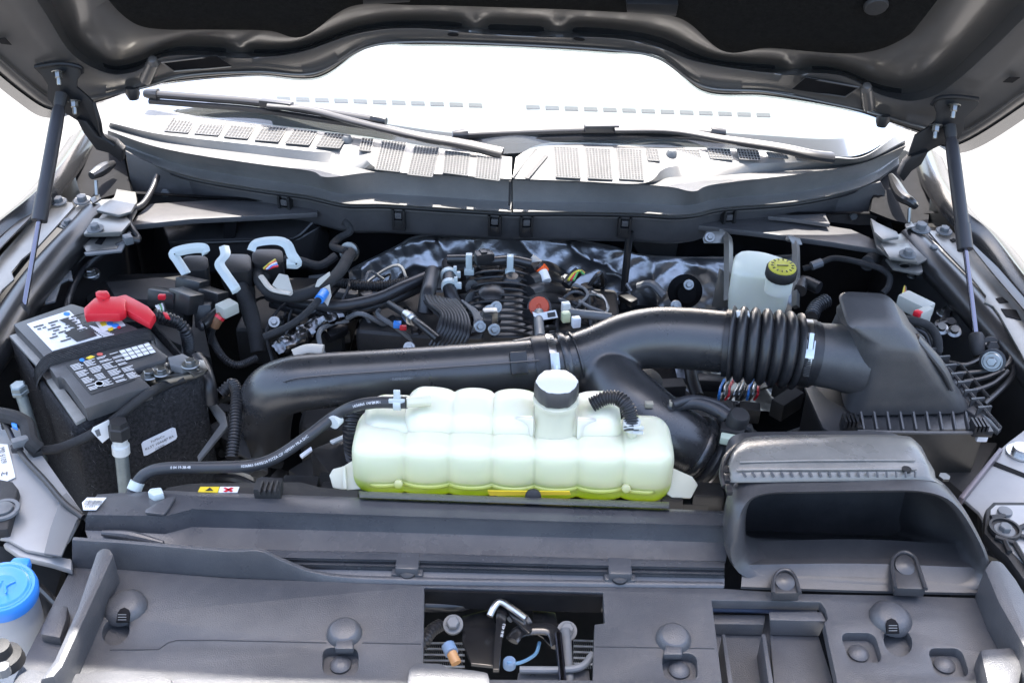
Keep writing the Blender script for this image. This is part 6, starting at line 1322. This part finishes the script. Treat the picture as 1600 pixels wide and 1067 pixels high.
# harness on the filter side
wh = thing('side_harness', 'thin black harness draped across the dark gap beside the filter box', 'wiring loom', Z(1350, 420, .02))
MB().tube(ZZ([(1255, 420, .0), (1275, 414, .01), (1300, 404, .02), (1325, 406, .03), (1350, 412, .03), (1376, 420, .03), (1390, 432, .02), (1388, 448, .01), (1380, 458, .0)]), .0058, 10, smooth=6).build('trunk', M_loom, wh)
MB().tube(ZZ([(1355, 412, .03), (1370, 402, .02), (1385, 412, .01), (1392, 425, .0)]), .014, 12, smooth=6).build('sleeve', M_loom, wh)
MB().tube(ZZ([(1268, 416, .01), (1284, 410, .016)]), .0085, 10).build('joint', M_greypl, wh)
c2 = thing('pale_connector', 'pale grey connector with red lock beside the filter box lid', 'connector', Z(1435, 490, .03))
MB().box(Z(1430, 477, .06), (.03, .055, .026), Matrix.Rotation(R(38), 3, 'Z')).build('shell', mat('stone_plastic', (.42, .42, .38), .5), c2, .003); MB().box(Z(1434, 490, .07), (.012, .012, .01), Matrix.Rotation(R(38), 3, 'Z')).build('red_lock', M_red, c2, .002)
MB().box(Z(1441, 495, .058), (.034, .014, .03), Matrix.Rotation(R(38), 3, 'Z')).build('rim', mat('stone_plastic', (.42, .42, .38), .5), c2, .002)
for k, m_ in enumerate((M_yellow, M_orange, M_ink)): MB().tube(ZZ([(1414+k*3, 466, .06), (1412+k*2, 458, .06), (1414, 448, .04)]), .0025, 6, smooth=4).build('wire', m_, c2)
hose('filter_harness', ZZ([(1408, 498, .06), (1430, 502, .065), (1452, 510, .06), (1464, 528, .05), (1466, 550, .03)]), .0075, M_loom, None, 'taped harness bending behind the filter box lid', 'wiring loom')
hose('filter_harness', ZZ([(1410, 512, .045), (1432, 514, .05), (1448, 524, .045), (1455, 545, .03)]), .005, M_rubber, None, 'thin cable bending under the taped harness', 'cable')
t = thing('corner_fittings', 'steel fittings and bracket at the base of the strut', 'bracket', Z(1480, 520, 0))
for a, b2 in ((1470, 516), (1490, 520), (1484, 508)): MB().lathe([(0, 0), (.012, 0), (.012, .006), (.007, .008), (.007, .016), (0, .016)], Z(a, b2, .01), (-.2, -.5, .9), 14).build('fitting', M_zinc if a != 1484 else M_blackm, t)
MB().tube(ZZ([(1460, 510, .02), (1478, 504, .02), (1495, 508, .01), (1500, 525, .0)]), .004, 8, smooth=5).build('wire', M_rubber, t)
t = thing('pale_pigtail', 'pale zinc tube beside the filter lid', 'pipe', Z(1440, 530, 0)); MB().tube(ZZ([(1430, 520, .03), (1444, 530, .03), (1450, 545, .02)]), .007, 10, smooth=4).build('tube', M_clip, t)
for pts, l in (([(1250, 455), (1255, 440), (1280, 450)], 'short black elbow hose beneath the brake fluid reservoir'), ([(1290, 470), (1275, 480), (1268, 495)], 'ribbed dark hose between reservoir and filter lid')):
    hose('elbow_hose', [Z(a, b2, .0) for a, b2 in pts], .012, M_rubber, None, l, 'hose', ribs=.008 if 'ribbed' in l else 0)
# below the bellows
ph = thing('purge_hose', 'grey rubber hose with quick connector below the bellows', 'hose', Z(1100, 650, .03))
MB().tube(ZZ([(1020, 638, .06), (1040, 640, .06), (1060, 632, .068), (1090, 630, .07), (1118, 640, .065), (1136, 652, .06)]), .0098, 14, smooth=6).build('tube', M_hose, ph)
MB().tube(ZZ([(1050, 632, .075), (1080, 624, .075), (1115, 630, .07), (1140, 645, .06)]), .007, 12, smooth=6).build('second_tube', M_hose, ph)
MB().tube(ZZ([(1122, 644, .064), (1145, 656, .058)]), .0085, 12).build('barbed_end', M_black, ph); MB().lathe([(0, -.02), (.0155, -.02), (.0155, .012), (.013, .016), (0, .017)], Z(1152, 658, .065), (.1, -.2, 1), 20).build('connector_head', M_blackm, ph)
MB().box(Z(1143, 680, .045), (.034, .022, .03), Matrix.Rotation(R(-15), 3, 'Z')).build('connector_body', M_blackm, ph, .003); MB().box(Z(1142, 687, .052), (.03, .014, .012), Matrix.Rotation(R(-15), 3, 'Z')).build('green_lock', mat('pale_green_plastic', (.45, .52, .42), .45), ph, .002)
MB().tube(ZZ([(1158, 672, .05), (1168, 668, .055), (1168, 682, .04)]), .008, 10, smooth=4).build('side_port', M_blackm, ph)
for a, b2 in ((1014, 632), (1052, 630)): MB().box(Z(a, b2, .075), (.012, .008, .008)).build('tan_clip', mat('tan_clip_plastic', (.4, .36, .28), .5), ph, .001)
wr = thing('sensor_wires', 'red blue and silver wire ends under the bellows', 'wires', Z(1160, 620, -.02)); rnd = random.Random(8)
for k in range(9):
    a = 1128+k*7.5; m_ = [M_blue, M_zinc, M_red, M_zinc, M_zinc, M_ink][k % 6]; MB().tube(ZZ([(a+4, 593, .0), (a+rnd.uniform(-3, 3), 604, .005), (a-4, 616, .0), (a-8+rnd.uniform(-3, 3), 624, -.02)]), .0022, 7, smooth=4).build('wire', m_, wr)
t = thing('turbo_fitting', 'black round fitting with cap in the crotch of the intake pipe', 'fitting', Z(1000, 610, -.05))
MB().tube(ZZ([(1012, 592, .0), (1000, 612, -.02), (990, 630, -.04)]), [.022, .016, .018], 18, smooth=4).build('body', M_black, t); MB().lathe([(0, 0), (.026, 0), (.026, .004), (.018, .008), (0, .009)], Z(1010, 594, .004), (.2, -.2, 1), 22).build('cap', M_blackm, t)
hose('vertical_hose', ZZ([(1078, 570, -.02), (1082, 595, -.03), (1090, 620, -.04)]), .011, M_rubber, None, 'dark hose dropping behind the intake pipe near the bellows', 'hose')
